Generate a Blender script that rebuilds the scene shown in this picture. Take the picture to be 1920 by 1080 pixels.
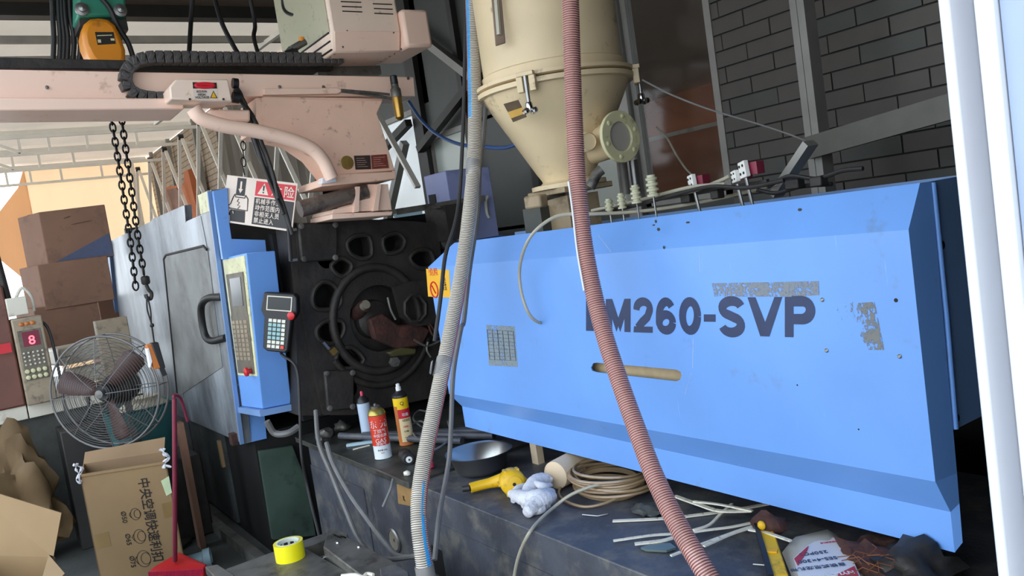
import bpy, bmesh, math, random
from mathutils import Vector, Matrix
random.seed(7)
V = Vector
for o in list(bpy.data.objects): bpy.data.objects.remove(o)
S = bpy.context.scene
COL = S.collection
PI = math.pi

# ------------------------------------------------------------------ camera
FPX, CX, CY = 1550.0, 960.0, 540.0
R = Matrix(((0.55525192, -0.01555778, -0.83153669),
            (0.81852752, -0.16690121, 0.54968782),
            (-0.1473364, -0.98585087, -0.07993774)))      # columns: image right, image down, view direction
CAM = V((0.0, -1.6, 1.55))
cd = bpy.data.cameras.new('camera'); cam = bpy.data.objects.new('camera', cd); COL.objects.link(cam)
cd.sensor_width = 36; cd.lens = 36 * FPX / 1920; cd.clip_start = .05; cd.clip_end = 200
cam.matrix_world = Matrix.Translation(CAM) @ Matrix((
    (R[0][0], -R[0][1], -R[0][2]), (R[1][0], -R[1][1], -R[1][2]), (R[2][0], -R[2][1], -R[2][2]))).to_4x4()
S.camera = cam
# ------------------------------------------------------------------ light
W = bpy.data.worlds.new('sky'); S.world = W; W.use_nodes = True
nt = W.node_tree; bg = nt.nodes['Background']
tc = nt.nodes.new('ShaderNodeTexCoord'); sep = nt.nodes.new('ShaderNodeSeparateXYZ')
rp = nt.nodes.new('ShaderNodeValToRGB')
rp.color_ramp.elements[0].position = 0.0; rp.color_ramp.elements[0].color = (.86, .93, 1.0, 1)
rp.color_ramp.elements[1].position = 1.0; rp.color_ramp.elements[1].color = (.62, .80, 1.0, 1)
nt.links.new(tc.outputs['Generated'], sep.inputs[0]); nt.links.new(sep.outputs['Z'], rp.inputs[0])
nt.links.new(rp.outputs[0], bg.inputs['Color']); bg.inputs['Strength'].default_value = 3.2
sd = bpy.data.lights.new('sun', 'SUN'); sd.energy = 3.0; sd.angle = math.radians(1.5); sd.color = (1, .9, .76)
so = bpy.data.objects.new('sun', sd); COL.objects.link(so)
so.rotation_euler = V((.30, .03, -1.0)).to_track_quat('-Z', 'Y').to_euler()      # high sun, from behind and beyond the canopy
S.view_settings.view_transform = 'Standard'; S.view_settings.look = 'None'
S.view_settings.gamma = 1; S.view_settings.use_curve_mapping = False
S.view_settings.exposure = 0.12

# ------------------------------------------------------------------ helpers
def ray(px, py): return R @ V(((px - CX) / FPX, (py - CY) / FPX, 1.0))
def Px(px, py, x): d = ray(px, py); return CAM + d * ((x - CAM.x) / d.x)
def Py(px, py, y): d = ray(px, py); return CAM + d * ((y - CAM.y) / d.y)
def Pz(px, py, z): d = ray(px, py); return CAM + d * ((z - CAM.z) / d.z)
def Pd(px, py, t): return CAM + ray(px, py) * t
VIEWDIR = R @ V((0, 0, 1))

def lin(h):
    h = h.lstrip('#'); c = [int(h[i:i + 2], 16) / 255 for i in (0, 2, 4)]
    return tuple(x / 12.92 if x <= .04045 else ((x + .055) / 1.055) ** 2.4 for x in c) + (1,)

def mat(name, col, rough=.5, metal=0.0, var=.18, scale=6.0, dirt=None, bump=0.0, bscale=60.0, scratch=0.0, spec=.5, stretch=(1, 1, 1), trans=0.0, coat=0.0):
    """procedural paint / metal / fabric: base colour with tonal variation, optional dirt (colour, amount, scale), scratches and fine relief"""
    m = bpy.data.materials.new(name); m.use_nodes = True
    t = m.node_tree; N = t.nodes; L = t.links; b = N['Principled BSDF']
    c = lin(col); tc = N.new('ShaderNodeTexCoord'); mp = N.new('ShaderNodeMapping')
    mp.inputs['Scale'].default_value = stretch; L.new(tc.outputs['Object'], mp.inputs[0])
    n = N.new('ShaderNodeTexNoise'); n.inputs['Scale'].default_value = scale; n.inputs['Detail'].default_value = 6
    L.new(mp.outputs[0], n.inputs['Vector'])
    r = N.new('ShaderNodeValToRGB'); r.color_ramp.elements[0].position = .3; r.color_ramp.elements[1].position = .7
    r.color_ramp.elements[0].color = tuple(max(0, x * (1 - var)) for x in c[:3]) + (1,)
    r.color_ramp.elements[1].color = tuple(min(1, x * (1 + var * .6)) for x in c[:3]) + (1,)
    L.new(n.outputs['Fac'], r.inputs[0]); out = r.outputs[0]
    def over(out, fac, colr):
        mx = N.new('ShaderNodeMix'); mx.data_type = 'RGBA'
        L.new(fac, mx.inputs[0]); L.new(out, mx.inputs[6]); mx.inputs[7].default_value = colr
        return mx.outputs[2]
    if dirt:
        dc, amt, ds = dirt
        dn = N.new('ShaderNodeTexNoise'); dn.inputs['Scale'].default_value = ds; dn.inputs['Detail'].default_value = 9; dn.inputs['Roughness'].default_value = .68
        L.new(mp.outputs[0], dn.inputs['Vector'])
        dr = N.new('ShaderNodeValToRGB'); dr.color_ramp.elements[0].position = .62 - amt * .3; dr.color_ramp.elements[1].position = .74 - amt * .2
        dr.color_ramp.elements[0].color = (0, 0, 0, 1); dr.color_ramp.elements[1].color = (.85, .85, .85, 1)
        L.new(dn.outputs['Fac'], dr.inputs[0]); out = over(out, dr.outputs[0], lin(dc))
    if scratch:
        sm = N.new('ShaderNodeMapping'); sm.inputs['Scale'].default_value = (60, 60, 3); sm.inputs['Rotation'].default_value = (.3, .5, .2)
        L.new(tc.outputs['Object'], sm.inputs[0])
        sn = N.new('ShaderNodeTexNoise'); sn.inputs['Scale'].default_value = 2.2; sn.inputs['Detail'].default_value = 3; L.new(sm.outputs[0], sn.inputs['Vector'])
        sr = N.new('ShaderNodeValToRGB'); sr.color_ramp.elements[0].position = .74 - scratch * .1; sr.color_ramp.elements[1].position = .80 - scratch * .1
        sr.color_ramp.elements[0].color = (0, 0, 0, 1); sr.color_ramp.elements[1].color = (.55, .55, .55, 1)
        L.new(sn.outputs['Fac'], sr.inputs[0])
        out = over(out, sr.outputs[0], tuple(min(1, x * 1.5 + .08) for x in c[:3]) + (1,))
    L.new(out, b.inputs['Base Color'])
    b.inputs['Roughness'].default_value = rough; b.inputs['Metallic'].default_value = metal
    b.inputs['Specular IOR Level'].default_value = spec; b.inputs['Coat Weight'].default_value = coat
    if trans: b.inputs['Transmission Weight'].default_value = trans
    if bump:
        bn = N.new('ShaderNodeTexNoise'); bn.inputs['Scale'].default_value = bscale; bn.inputs['Detail'].default_value = 5; L.new(mp.outputs[0], bn.inputs['Vector'])
        bp = N.new('ShaderNodeBump'); bp.inputs['Strength'].default_value = bump; bp.inputs['Distance'].default_value = .01
        L.new(bn.outputs['Fac'], bp.inputs['Height']); L.new(bp.outputs[0], b.inputs['Normal'])
    return m

def emis(name, col, s):
    m = bpy.data.materials.new(name); m.use_nodes = True; b = m.node_tree.nodes['Principled BSDF']
    b.inputs['Base Color'].default_value = lin(col); b.inputs['Emission Color'].default_value = lin(col); b.inputs['Emission Strength'].default_value = s
    return m

def fabric(name, col, through):
    """woven sheet that lets daylight through"""
    m = mat(name, col, .9, var=.22, scale=.9, bump=.5, bscale=2.5, stretch=(1, 1.6, .35))
    t = m.node_tree; b = t.nodes['Principled BSDF']; o = t.nodes['Material Output']
    tr = t.nodes.new('ShaderNodeBsdfTranslucent'); tr.inputs['Color'].default_value = lin(col)
    mx = t.nodes.new('ShaderNodeMixShader'); mx.inputs[0].default_value = through
    t.links.new(b.outputs[0], mx.inputs[1]); t.links.new(tr.outputs[0], mx.inputs[2]); t.links.new(mx.outputs[0], o.inputs['Surface'])
    return m

def speckle(name, col, thr=.5, scale=90, stretch=(1, 1, 1)):
    """worn-off print: an opaque film broken up by fine noise, clear in between"""
    m = bpy.data.materials.new(name); m.use_nodes = True; t = m.node_tree; b = t.nodes['Principled BSDF']
    tc = t.nodes.new('ShaderNodeTexCoord'); mp = t.nodes.new('ShaderNodeMapping'); mp.inputs['Scale'].default_value = stretch
    n = t.nodes.new('ShaderNodeTexNoise'); n.inputs['Scale'].default_value = scale; n.inputs['Detail'].default_value = 8; n.inputs['Roughness'].default_value = .75
    n2 = t.nodes.new('ShaderNodeTexNoise'); n2.inputs['Scale'].default_value = scale * .12
    ad = t.nodes.new('ShaderNodeMath'); ad.operation = 'MULTIPLY_ADD'; ad.inputs[1].default_value = .5
    r = t.nodes.new('ShaderNodeValToRGB'); r.color_ramp.elements[0].position = thr; r.color_ramp.elements[1].position = thr + .08
    r.color_ramp.elements[1].color = (.8, .8, .8, 1)
    t.links.new(tc.outputs['Object'], mp.inputs[0]); t.links.new(mp.outputs[0], n.inputs[0]); t.links.new(mp.outputs[0], n2.inputs[0])
    t.links.new(n2.outputs[0], ad.inputs[0]); t.links.new(n.outputs[0], ad.inputs[2])
    sb = t.nodes.new('ShaderNodeMath'); sb.operation = 'SUBTRACT'; sb.inputs[1].default_value = .25
    t.links.new(ad.outputs[0], sb.inputs[0]); t.links.new(sb.outputs[0], r.inputs[0]); t.links.new(r.outputs[0], b.inputs['Alpha'])
    b.inputs['Base Color'].default_value = lin(col); b.inputs['Roughness'].default_value = .8
    return m

def glass(name, col, rough=.05, alpha=.35):
    m = bpy.data.materials.new(name); m.use_nodes = True; b = m.node_tree.nodes['Principled BSDF']
    b.inputs['Base Color'].default_value = lin(col); b.inputs['Roughness'].default_value = rough; b.inputs['Alpha'].default_value = alpha
    b.inputs['Specular IOR Level'].default_value = .6
    return m

def frame(d):
    d = d.normalized(); u = d.cross(V((0, 0, 1)))
    if u.length < 1e-3: u = d.cross(V((0, 1, 0)))
    u.normalize(); return u, d.cross(u).normalized()

class MB:
    def __init__(s): s.v = []; s.f = []; s.m = []
    def add(s, vs, fs, mi=0):
        k = len(s.v); s.v += [V(x) for x in vs]; s.f += [tuple(i + k for i in f) for f in fs]; s.m += [mi] * len(fs); return s
    def bx(s, x0, x1, y0, y1, z0, z1, mi=0):
        return s.hexa([(x0, y0, z0), (x1, y0, z0), (x1, y1, z0), (x0, y1, z0), (x0, y0, z1), (x1, y0, z1), (x1, y1, z1), (x0, y1, z1)], mi)
    def hexa(s, p, mi=0):
        return s.add(p, [(3, 2, 1, 0), (4, 5, 6, 7), (0, 1, 5, 4), (1, 2, 6, 5), (2, 3, 7, 6), (3, 0, 4, 7)], mi)
    def box(s, c, size, M=None, mi=0):
        a, b, d = [x / 2 for x in size]; M = M or Matrix.Identity(3); c = V(c)
        return s.hexa([c + M @ V(q) for q in ((-a, -b, -d), (a, -b, -d), (a, b, -d), (-a, b, -d), (-a, -b, d), (a, -b, d), (a, b, d), (-a, b, d))], mi)
    def bar(s, p0, p1, w, h=None, mi=0, up=None):
        p0, p1 = V(p0), V(p1); d = (p1 - p0); u, n = frame(d)
        if up is not None: u = d.normalized().cross(V(up)).normalized(); n = u.cross(d.normalized())
        h = h or w; u = u * w / 2; n = n * h / 2
        return s.hexa([p0 - u - n, p0 + u - n, p0 + u + n, p0 - u + n, p1 - u - n, p1 + u - n, p1 + u + n, p1 - u + n], mi)
    def prism(s, poly, vec, mi=0):
        poly = [V(p) for p in poly]; vec = V(vec); n = len(poly)
        return s.add(poly + [p + vec for p in poly], [tuple(range(n - 1, -1, -1)), tuple(range(n, 2 * n))] + [(i, (i + 1) % n, n + (i + 1) % n, n + i) for i in range(n)], mi)
    def cyl(s, p0, p1, r0, r1=None, n=16, mi=0, caps=True):
        p0, p1 = V(p0), V(p1); r1 = r0 if r1 is None else r1; u, w = frame(p1 - p0)
        vs = [p + (u * math.cos(2 * PI * i / n) + w * math.sin(2 * PI * i / n)) * r for p, r in ((p0, r0), (p1, r1)) for i in range(n)]
        fs = [(i, (i + 1) % n, n + (i + 1) % n, n + i) for i in range(n)]
        if caps: fs += [tuple(range(n - 1, -1, -1)), tuple(range(n, 2 * n))]
        return s.add(vs, fs, mi)
    def tube(s, pts, r, n=8, closed=False, mi=0, rf=None, mf=None):
        pts = [V(p) for p in pts]; m = len(pts); vs = []; u = None
        for i, p in enumerate(pts):
            a = pts[(i - 1) % m] if (closed or i) else p; b = pts[(i + 1) % m] if (closed or i < m - 1) else p
            d = (b - a).normalized()
            if u is None: u, w = frame(d)
            else:
                u = (u - d * u.dot(d)).normalized(); w = d.cross(u)
            rr = rf(i) if rf else r
            vs += [p + (u * math.cos(2 * PI * j / n) + w * math.sin(2 * PI * j / n)) * rr for j in range(n)]
        k = len(s.v); s.v += vs
        for i in range(m if closed else m - 1):
            for j in range(n):
                a = i * n; b = ((i + 1) % m) * n
                s.f.append((k + a + j, k + a + (j + 1) % n, k + b + (j + 1) % n, k + b + j)); s.m.append(mf(i, j) if mf else mi)
        if not closed:
            s.f.append(tuple(k + j for j in range(n - 1, -1, -1))); s.f.append(tuple(k + (m - 1) * n + j for j in range(n))); s.m += [mi, mi]
        return s
    def lathe(s, prof, o, ax=(0, 0, 1), n=32, mi=0, mf=None, caps=True):
        o, ax = V(o), V(ax).normalized(); u, w = frame(ax); k = len(s.v); m = len(prof)
        for r, h in prof:
            s.v += [o + ax * h + (u * math.cos(2 * PI * i / n) + w * math.sin(2 * PI * i / n)) * r for i in range(n)]
        for a in range(m - 1):
            for i in range(n):
                s.f.append((k + a * n + i, k + a * n + (i + 1) % n, k + (a + 1) * n + (i + 1) % n, k + (a + 1) * n + i)); s.m.append(mf(a) if mf else mi)
        if caps:
            s.f.append(tuple(k + i for i in range(n - 1, -1, -1))); s.f.append(tuple(k + (m - 1) * n + i for i in range(n))); s.m += [mi, mi]
        return s
    def ball(s, c, r, n=12, M=None, mi=0):
        c = V(c); r = (r, r, r) if not hasattr(r, '__len__') else r; M = M or Matrix.Identity(3); k = len(s.v); h = n // 2
        for a in range(1, h):
            for i in range(n):
                t = PI * a / h; q = 2 * PI * i / n
                s.v.append(c + M @ V((r[0] * math.sin(t) * math.cos(q), r[1] * math.sin(t) * math.sin(q), r[2] * math.cos(t))))
        s.v += [c + M @ V((0, 0, r[2])), c + M @ V((0, 0, -r[2]))]
        T = k + (h - 1) * n
        for a in range(h - 2):
            for i in range(n): s.f.append((k + a * n + i, k + (a + 1) * n + i, k + (a + 1) * n + (i + 1) % n, k + a * n + (i + 1) % n)); s.m.append(mi)
        for i in range(n):
            s.f.append((T, k + i, k + (i + 1) % n)); s.f.append((T + 1, k + (h - 2) * n + (i + 1) % n, k + (h - 2) * n + i)); s.m += [mi, mi]
        return s
    def plate(s, outer, holes, vec, mi=0):
        """flat plate (3D outline, 3D holes) of thickness vec"""
        bm = bmesh.new(); ed = []
        for loop in [outer] + holes:
            vs = [bm.verts.new(p) for p in loop]
            ed += [bm.edges.new((vs[i], vs[(i + 1) % len(vs)])) for i in range(len(vs))]
        bmesh.ops.triangle_fill(bm, use_beauty=True, use_dissolve=False, edges=ed)
        bm.verts.index_update(); vec = V(vec)
        vs = [v.co.copy() for v in bm.verts]; fs = [tuple(v.index for v in f.verts) for f in bm.faces]; n = len(vs); bm.free()
        nrm = (vs[fs[0][1]] - vs[fs[0][0]]).cross(vs[fs[0][2]] - vs[fs[0][0]])
        s.add(vs + [v + vec for v in vs], fs + [tuple(i + n for i in reversed(f)) for f in fs], mi)
        for loop in [outer] + holes:
            q = [V(p) for p in loop]; k = len(q)
            s.add(q + [p + vec for p in q], [(i, (i + 1) % k, k + (i + 1) % k, k + i) for i in range(k)], mi)
        return s
    def build(s, name, mats, parent=None, smooth=38, bevel=0, kind=None, label=None, cat=None, group=None, fix=True, flat=False):
        mats = mats if isinstance(mats, (list, tuple)) else [mats]
        if parent is not None: L = origin(parent)
        else:
            xs = [v.x for v in s.v]; ys = [v.y for v in s.v]; zs = [v.z for v in s.v]
            L = V(((min(xs) + max(xs)) / 2, (min(ys) + max(ys)) / 2, min(zs)))
        me = bpy.data.meshes.new(name); me.from_pydata([v - L for v in s.v], [], s.f)
        for m_ in mats: me.materials.append(m_)
        me.polygons.foreach_set('material_index', s.m)
        if fix:
            bm = bmesh.new(); bm.from_mesh(me); bmesh.ops.recalc_face_normals(bm, faces=bm.faces[:]); bm.to_mesh(me); bm.free()
        if smooth and not flat:
            me.polygons.foreach_set('use_smooth', [True] * len(me.polygons)); me.set_sharp_from_angle(angle=math.radians(smooth))
        me.update()
        o = bpy.data.objects.new(name, me); COL.objects.link(o)
        if parent is not None: o.parent = parent
        else: o.location = L
        if bevel:
            bv = o.modifiers.new('bevel', 'BEVEL'); bv.width = bevel; bv.segments = 2; bv.limit_method = 'ANGLE'; bv.angle_limit = math.radians(40); bv.harden_normals = False
        return tag(o, label, cat, group, kind)

def origin(o):
    L = V((0, 0, 0))
    while o is not None: L += o.location; o = o.parent
    return L
def tag(o, label=None, cat=None, group=None, kind=None):
    for k, v in (('label', label), ('category', cat), ('group', group), ('kind', kind)):
        if v: o[k] = v
    return o
def thing(name, label, cat, loc, group=None):
    o = bpy.data.objects.new(name, None); COL.objects.link(o); o.location = loc; o.empty_display_size = .05
    return tag(o, label, cat, group)
def dup(o, parent=None, loc=None):
    c = o.copy(); COL.objects.link(c)
    if parent is not None: c.parent = parent
    if loc is not None: c.location = loc
    for ch in list(o.children): dup(ch, c)
    return c
def spline(pts, n=10):
    pts = [V(p) for p in pts]; q = [pts[0] * 2 - pts[1]] + pts + [pts[-1] * 2 - pts[-2]]; out = []
    for i in range(1, len(q) - 2):
        a, b, c, d = q[i - 1:i + 3]
        for k in range(n):
            t = k / n
            out.append(.5 * (2 * b + (c - a) * t + (2 * a - 5 * b + 4 * c - d) * t * t + (3 * b - a - 3 * c + d) * t ** 3))
    return out + [pts[-1]]
def resample(pts, step):
    out = [pts[0]]; acc = 0
    for a, b in zip(pts, pts[1:]):
        L = (b - a).length; d = step - acc
        while d <= L: out.append(a.lerp(b, d / L)); d += step
        acc = (acc + L) % step if L + acc >= step else acc + L
    return out
def rot(axis, deg): return Matrix.Rotation(math.radians(deg), 3, axis)
def text(body, size, o, right, up, m, parent, name='lettering', bold=0.0, sx=1.0, align='LEFT', cyl=None, ext=.0003, label=None, sp=1.0):
    """print: letters as a thin film; cyl=(axis origin, radius) wraps them round a vertical can"""
    cu = bpy.data.curves.new(name, 'FONT'); cu.body = body; cu.size = size; cu.offset = bold * size; cu.extrude = ext; cu.align_x = align; cu.resolution_u = 3
    cu.space_character = sp
    to = bpy.data.objects.new(name, cu); COL.objects.link(to)
    me = bpy.data.meshes.new_from_object(to); bpy.data.objects.remove(to)
    right, up, o = V(right).normalized(), V(up).normalized(), V(o); n = right.cross(up)
    L = origin(parent)
    for v in me.vertices:
        if cyl:
            c, r = cyl; a = v.co.x * sx / r; rad = (o - c); rad = V((rad.x, rad.y, 0)).normalized()
            d = rad * math.cos(a) + right * math.sin(a)
            v.co = V((c.x, c.y, o.z)) + d * (r + .0006 + v.co.z) + V((0, 0, 1)) * v.co.y - L
        else: v.co = o + right * v.co.x * sx + up * v.co.y + n * (v.co.z + .0005) - L
    me.materials.clear(); me.materials.append(m); me.name = name
    ob = bpy.data.objects.new(name, me); COL.objects.link(ob); ob.parent = parent
    if label: ob['label'] = label
    return ob
def film(px, m, parent, name, plane, off, label=None):
    """thin sticker on a plane; px outline pixels, plane function"""
    return MB().prism([plane(*p) for p in px], off).build(name, m, parent, label=label, flat=True)

M = {}
def mk(k, *a, **kw): M[k] = mat(k, *a, **kw)
mk('blue paint', '#6e9fe3', .38, var=.10, scale=2.2, dirt=('#6f86a0', .03, 5.0), scratch=.12, bump=.02)
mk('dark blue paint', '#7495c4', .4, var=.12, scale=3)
mk('worn door', '#a3a9af', .34, metal=.25, var=.32, scale=3.0, dirt=('#5b5e62', .62, 2.6), scratch=.6, stretch=(1, 1, .45))
mk('door window', '#7f807e', .5, metal=.15, var=.35, scale=4, dirt=('#5b5a58', .5, 3.5), scratch=.4)
mk('black iron', '#35312e', .55, metal=.3, var=.4, scale=9, dirt=('#3a322b', .3, 7), bump=.25, bscale=40)
mk('deep black', '#0d0c0c', .7)
mk('bed paint', '#4b4d55', .48, metal=.1, var=.4, scale=7, dirt=('#6f6c66', .42, 8), scratch=.35, bump=.15)
mk('bench steel', '#55554f', .5, metal=.5, var=.4, scale=9, dirt=('#2b2a28', .5, 8), scratch=.3)
mk('rust', '#4c2a22', .8, var=.5, scale=14, dirt=('#241915', .5, 12), bump=.4)
mk('pink paint', '#f6d2bd', .42, var=.05, scale=3, dirt=('#b08a72', .05, 9), bump=.02)
mk('pink soiled', '#efc5ad', .5, var=.10, scale=5, dirt=('#7d5b48', .10, 16), bump=.05)
mk('beige box', '#f0d6c2', .45, var=.05, scale=3, dirt=('#8f8468', .05, 20))
mk('grey green box', '#b0ab90', .5, var=.08, scale=3, dirt=('#84806a', .15, 20))
mk('hopper paint', '#d8c29c', .45, var=.10, scale=5, dirt=('#7d6a4c', .10, 11), bump=.04, bscale=20)
mk('cream rim', '#cfc9a0', .5, var=.1, scale=8, dirt=('#7c7350', .2, 20))
mk('chrome', '#c8c8c8', .16, metal=1, var=.05)
mk('steel', '#9a9a98', .35, metal=.9, var=.2, scale=15)
mk('dull steel', '#77746e', .5, metal=.6, var=.3, scale=12, dirt=('#3b3733', .35, 10), scratch=.3)
mk('black plastic', '#1c1c1e', .42, var=.2)
mk('black rubber', '#211f1f', .55, var=.3, scale=20)
mk('grey rubber', '#6a6866', .5, var=.15, scale=20)
mk('chain iron', '#2a2725', .45, metal=.7, var=.3, scale=30)
mk('drag chain', '#4b4745', .5, var=.2, scale=20)
mk('gold', '#b08a45', .3, metal=.8, var=.2)
mk('brass', '#a5894b', .4, metal=.6, var=.2, scale=30)
mk('white paint', '#e4e5ea', .35, var=.02)
mk('white tube paint', '#ece6da', .45, var=.08, scale=5)
mk('frame grey', '#8d8a84', .5, metal=.3, var=.15, scale=8)
mk('dark steel', '#33302d', .55, metal=.2, var=.25, scale=6)
mk('floor', '#4f504c', .7, var=.3, scale=2.5, dirt=('#383936', .5, 3.0), bump=.15, bscale=30)
mk('pavement', '#9a9892', .8, var=.15, scale=1.5)
mk('brick', '#5d5752', .7, var=.16, scale=5, dirt=('#514a49', .2, 3), bump=.06, bscale=80)
mk('brick b', '#555550', .7, var=.16, scale=5, dirt=('#4c4b46', .2, 3), bump=.06, bscale=80)
mk('mortar', '#2a2826', .9, var=.2)
mk('ceiling', '#5d4c3f', .8, var=.15)
mk('carton', '#8f734f', .75, var=.10, scale=4, dirt=('#8a6c4a', .18, 6), bump=.03)
mk('carton dark', '#7d5a46', .75, var=.12, scale=4, dirt=('#5c4436', .3, 5), bump=.03)
mk('carton inside', '#8c7052', .8, var=.1)
mk('print black', '#1d1712', .7, var=.1)
mk('letter navy', '#26355a', .45, var=.18, scale=25, scratch=.3)
mk('sign white', '#e2d2c4', .5, var=.06, scale=10, dirt=('#a37f58', .12, 10))
mk('sign red', '#cf1f2e', .45, var=.08)
mk('sign black', '#221d1b', .5, var=.1)
mk('yellow sticker', '#eab01e', .5, var=.08)
mk('yellow paint', '#e5b514', .4, var=.12, scale=9, dirt=('#7d6418', .2, 16))
mk('orange paint', '#d88718', .4, var=.10, scale=7, dirt=('#8a5312', .16, 9))
mk('green paint', '#2c7f66', .45, var=.12, scale=6, dirt=('#1d4a3f', .2, 9))
mk('spec grey', '#9aa3a8', .55, metal=.3, var=.12, scale=30)
mk('panel film', '#6c6456', .45, var=.18, scale=15, dirt=('#3e3a33', .25, 25))
mk('panel cream', '#d6d2a8', .5, var=.14, scale=12, dirt=('#7e7a58', .25, 25))
mk('screen', '#22282a', .15, var=.05)
mk('key white', '#d8d6c8', .5, var=.04); mk('key teal', '#8fb4b4', .5, var=.04); mk('key red', '#d8483a', .5, var=.04)
mk('red plastic', '#c41f24', .35, var=.06)
mk('ceramic', '#b9b79a', .45, var=.08, scale=20)
mk('terminal white', '#dedcd6', .5, var=.04)
mk('clear tube', '#a9a391', .25, var=.05, spec=.6)
mk('coil tube', '#9b8263', .22, var=.12, spec=.7)
mk('strip white', '#e6dfcd', .55, var=.08, scale=20, dirt=('#9a8e76', .2, 30))
mk('cotton', '#dcdce2', .95, var=.08, scale=20, dirt=('#6b6a72', .18, 14), bump=.3, bscale=160)
mk('tape yellow', '#f2e412', .25, var=.03, coat=.3)
mk('tape core', '#d9dcd0', .8, var=.1)
mk('pot steel', '#b5b2ac', .3, metal=1, var=.15, scale=6)
mk('cap black', '#242122', .4); mk('can red', '#d63a20', .35, var=.08, scale=12); mk('can white', '#d9dfdf', .4, var=.05)
mk('can gold', '#b3a052', .3, metal=.7); mk('can yellow', '#f3c912', .35, var=.04); mk('can cream', '#efd8a8', .4); mk('can orange', '#c4702e', .45)
mk('can pale', '#b9c9dc', .4, var=.06); mk('cap pink', '#e23b5c', .4); mk('cap white', '#eeeeec', .4)
mk('roll cream', '#d9c1a2', .7, var=.1, scale=10)
mk('bag film', '#b9b5ac', .28, var=.1, scale=8); mk('bag paper', '#dddbe0', .5, var=.05); mk('bag red', '#bb2f3f', .5)
mk('maroon', '#7a2036', .5, var=.15, scale=15); mk('dustpan red', '#c22a4e', .45, var=.15, scale=40)
mk('pipe cup', '#a8c3cb', .5, var=.06, scale=8)
mk('teal bucket', '#255a5a', .5, var=.12); mk('sack', '#6f583b', .8, var=.15, scale=5, bump=.25, bscale=12); mk('sack grey', '#8f897d', .8, var=.15, scale=8); mk('sack white', '#cfc3ae', .7, var=.1, scale=8)
mk('machine brown', '#6e4438', .5, var=.2, scale=5, dirt=('#3a2a24', .35, 8)); mk('panel tan', '#9a8a74', .5, var=.15, scale=10, dirt=('#5b5044', .3, 18))
mk('tile white', '#d9d2c2', .4, var=.08, scale=6, dirt=('#95866d', .2, 9))
mk('fan wire', '#6d6a68', .4, metal=.4, var=.15); mk('fan blade', '#58403d', .5, var=.1)
mk('grey sheet', '#3d403b', .5, var=.12, scale=3, dirt=('#4b4d48', .25, 2))
mk('lavender paint', '#8e97c6', .45, var=.08, scale=4, dirt=('#7277a0', .2, 4))
mk('tan block', '#a08c6e', .55, var=.15, scale=9, dirt=('#5c4d3a', .25, 9)); mk('rail grey', '#5a5750', .5, metal=.3, var=.2, scale=8); mk('pipe brown', '#7d7067', .4, metal=.4, var=.25, scale=8, dirt=('#2c2623', .3, 8)); mk('screen wall', '#5f5142', .8, var=.2, scale=2)
mk('terracotta', '#b4673f', .8, var=.12, scale=3); mk('alley wall', '#a9a597', .8, var=.12, scale=1.5)
mk('foliage', '#b5c62e', .6, var=.4, scale=8)
mk('hose clear', '#dcd4c8', .22, var=.12, scale=14, spec=.7); mk('hose groove', '#6f6558', .45, var=.15, scale=20)
mk('hose pink', '#d6a59c', .2, var=.12, scale=14, spec=.8); mk('hose pink groove', '#774a43', .4, var=.15, scale=20)
mk('hose blue', '#3fa0dc', .3); mk('hose red', '#c5585c', .3); mk('tape grey', '#8a8784', .45, metal=.2, var=.15, scale=20)
mk('oil cup glass', '#8e8577', .15, metal=.2)
mk('liner beige', '#b09a76', .6, var=.15, scale=20)
M['tarp'] = fabric('tarp', '#ecc79e', .38)
M['tarp roof'] = fabric('tarp roof', '#d8c8b6', .16)
M['clear sheet'] = glass('clear sheet', '#b9c0b6', .3, .6)
M['window glass'] = glass('window glass', '#3c352e', .08, .4)
M['sight glass'] = glass('sight glass', '#b9b2a8', .1, .8)
M['led'] = emis('led', '#ff5a6a', 2.5)
M['wear'] = speckle('wear', '#8f949a', .465, 110)
M['wear brown'] = speckle('wear brown', '#858683', .51, 95, (1, 1, .5))
M['spec print'] = speckle('spec print', '#8d999f', .40, 90)

# ================================================================== the setting
MB().bx(-17, 3, -2.6, 3.4, -.1, 0).build('floor', M['floor'], kind='structure')
MB().bx(-40, 20, -30, -2.6, -.1, -.01).build('pavement', M['pavement'], kind='structure')
# brick wall behind the machine: mortar bed with every tile laid
wb = MB().bx(-2.42, 3, 1.207, 1.4, 0, 3.4).build('wall_back', M['mortar'], kind='structure')
bm_ = {}
for kk, mm in enumerate((M['brick'], M['brick b'])):
    bm_[kk] = MB().bx(-.1195, .1195, -.002, .008, -.0305, .0305)
protos = {}
z = .9 + .0345; row = 0
while z < 2.72:
    x = -2.62 + (.1225 if row % 2 else 0)
    while x < -.75:
        x0, x1 = max(x, -2.42), min(x + .239, -.7)
        if x1 - x0 > .03:
            full = abs(x1 - x0 - .239) < 1e-3; k = random.choice((0, 0, 1))
            if full and k in protos:
                b = protos[k].copy(); COL.objects.link(b); b.location = V((x0, 1.2, z)) - wb.location
            else:
                mbk = MB().bx(0, x1 - x0, -.001, .008, -.0308, .0308)
                b = mbk.build('brick', M['brick' if k == 0 else 'brick b'], None, flat=True)
                for v in b.data.vertices: v.co = v.co + b.location
                b.parent = wb; b.location = V((x0, 1.2, z)) - wb.location
                if full: protos[k] = b
            b.location.y += random.uniform(-.0015, .0015)
        x += .245
    z += .068; row += 1
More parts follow.
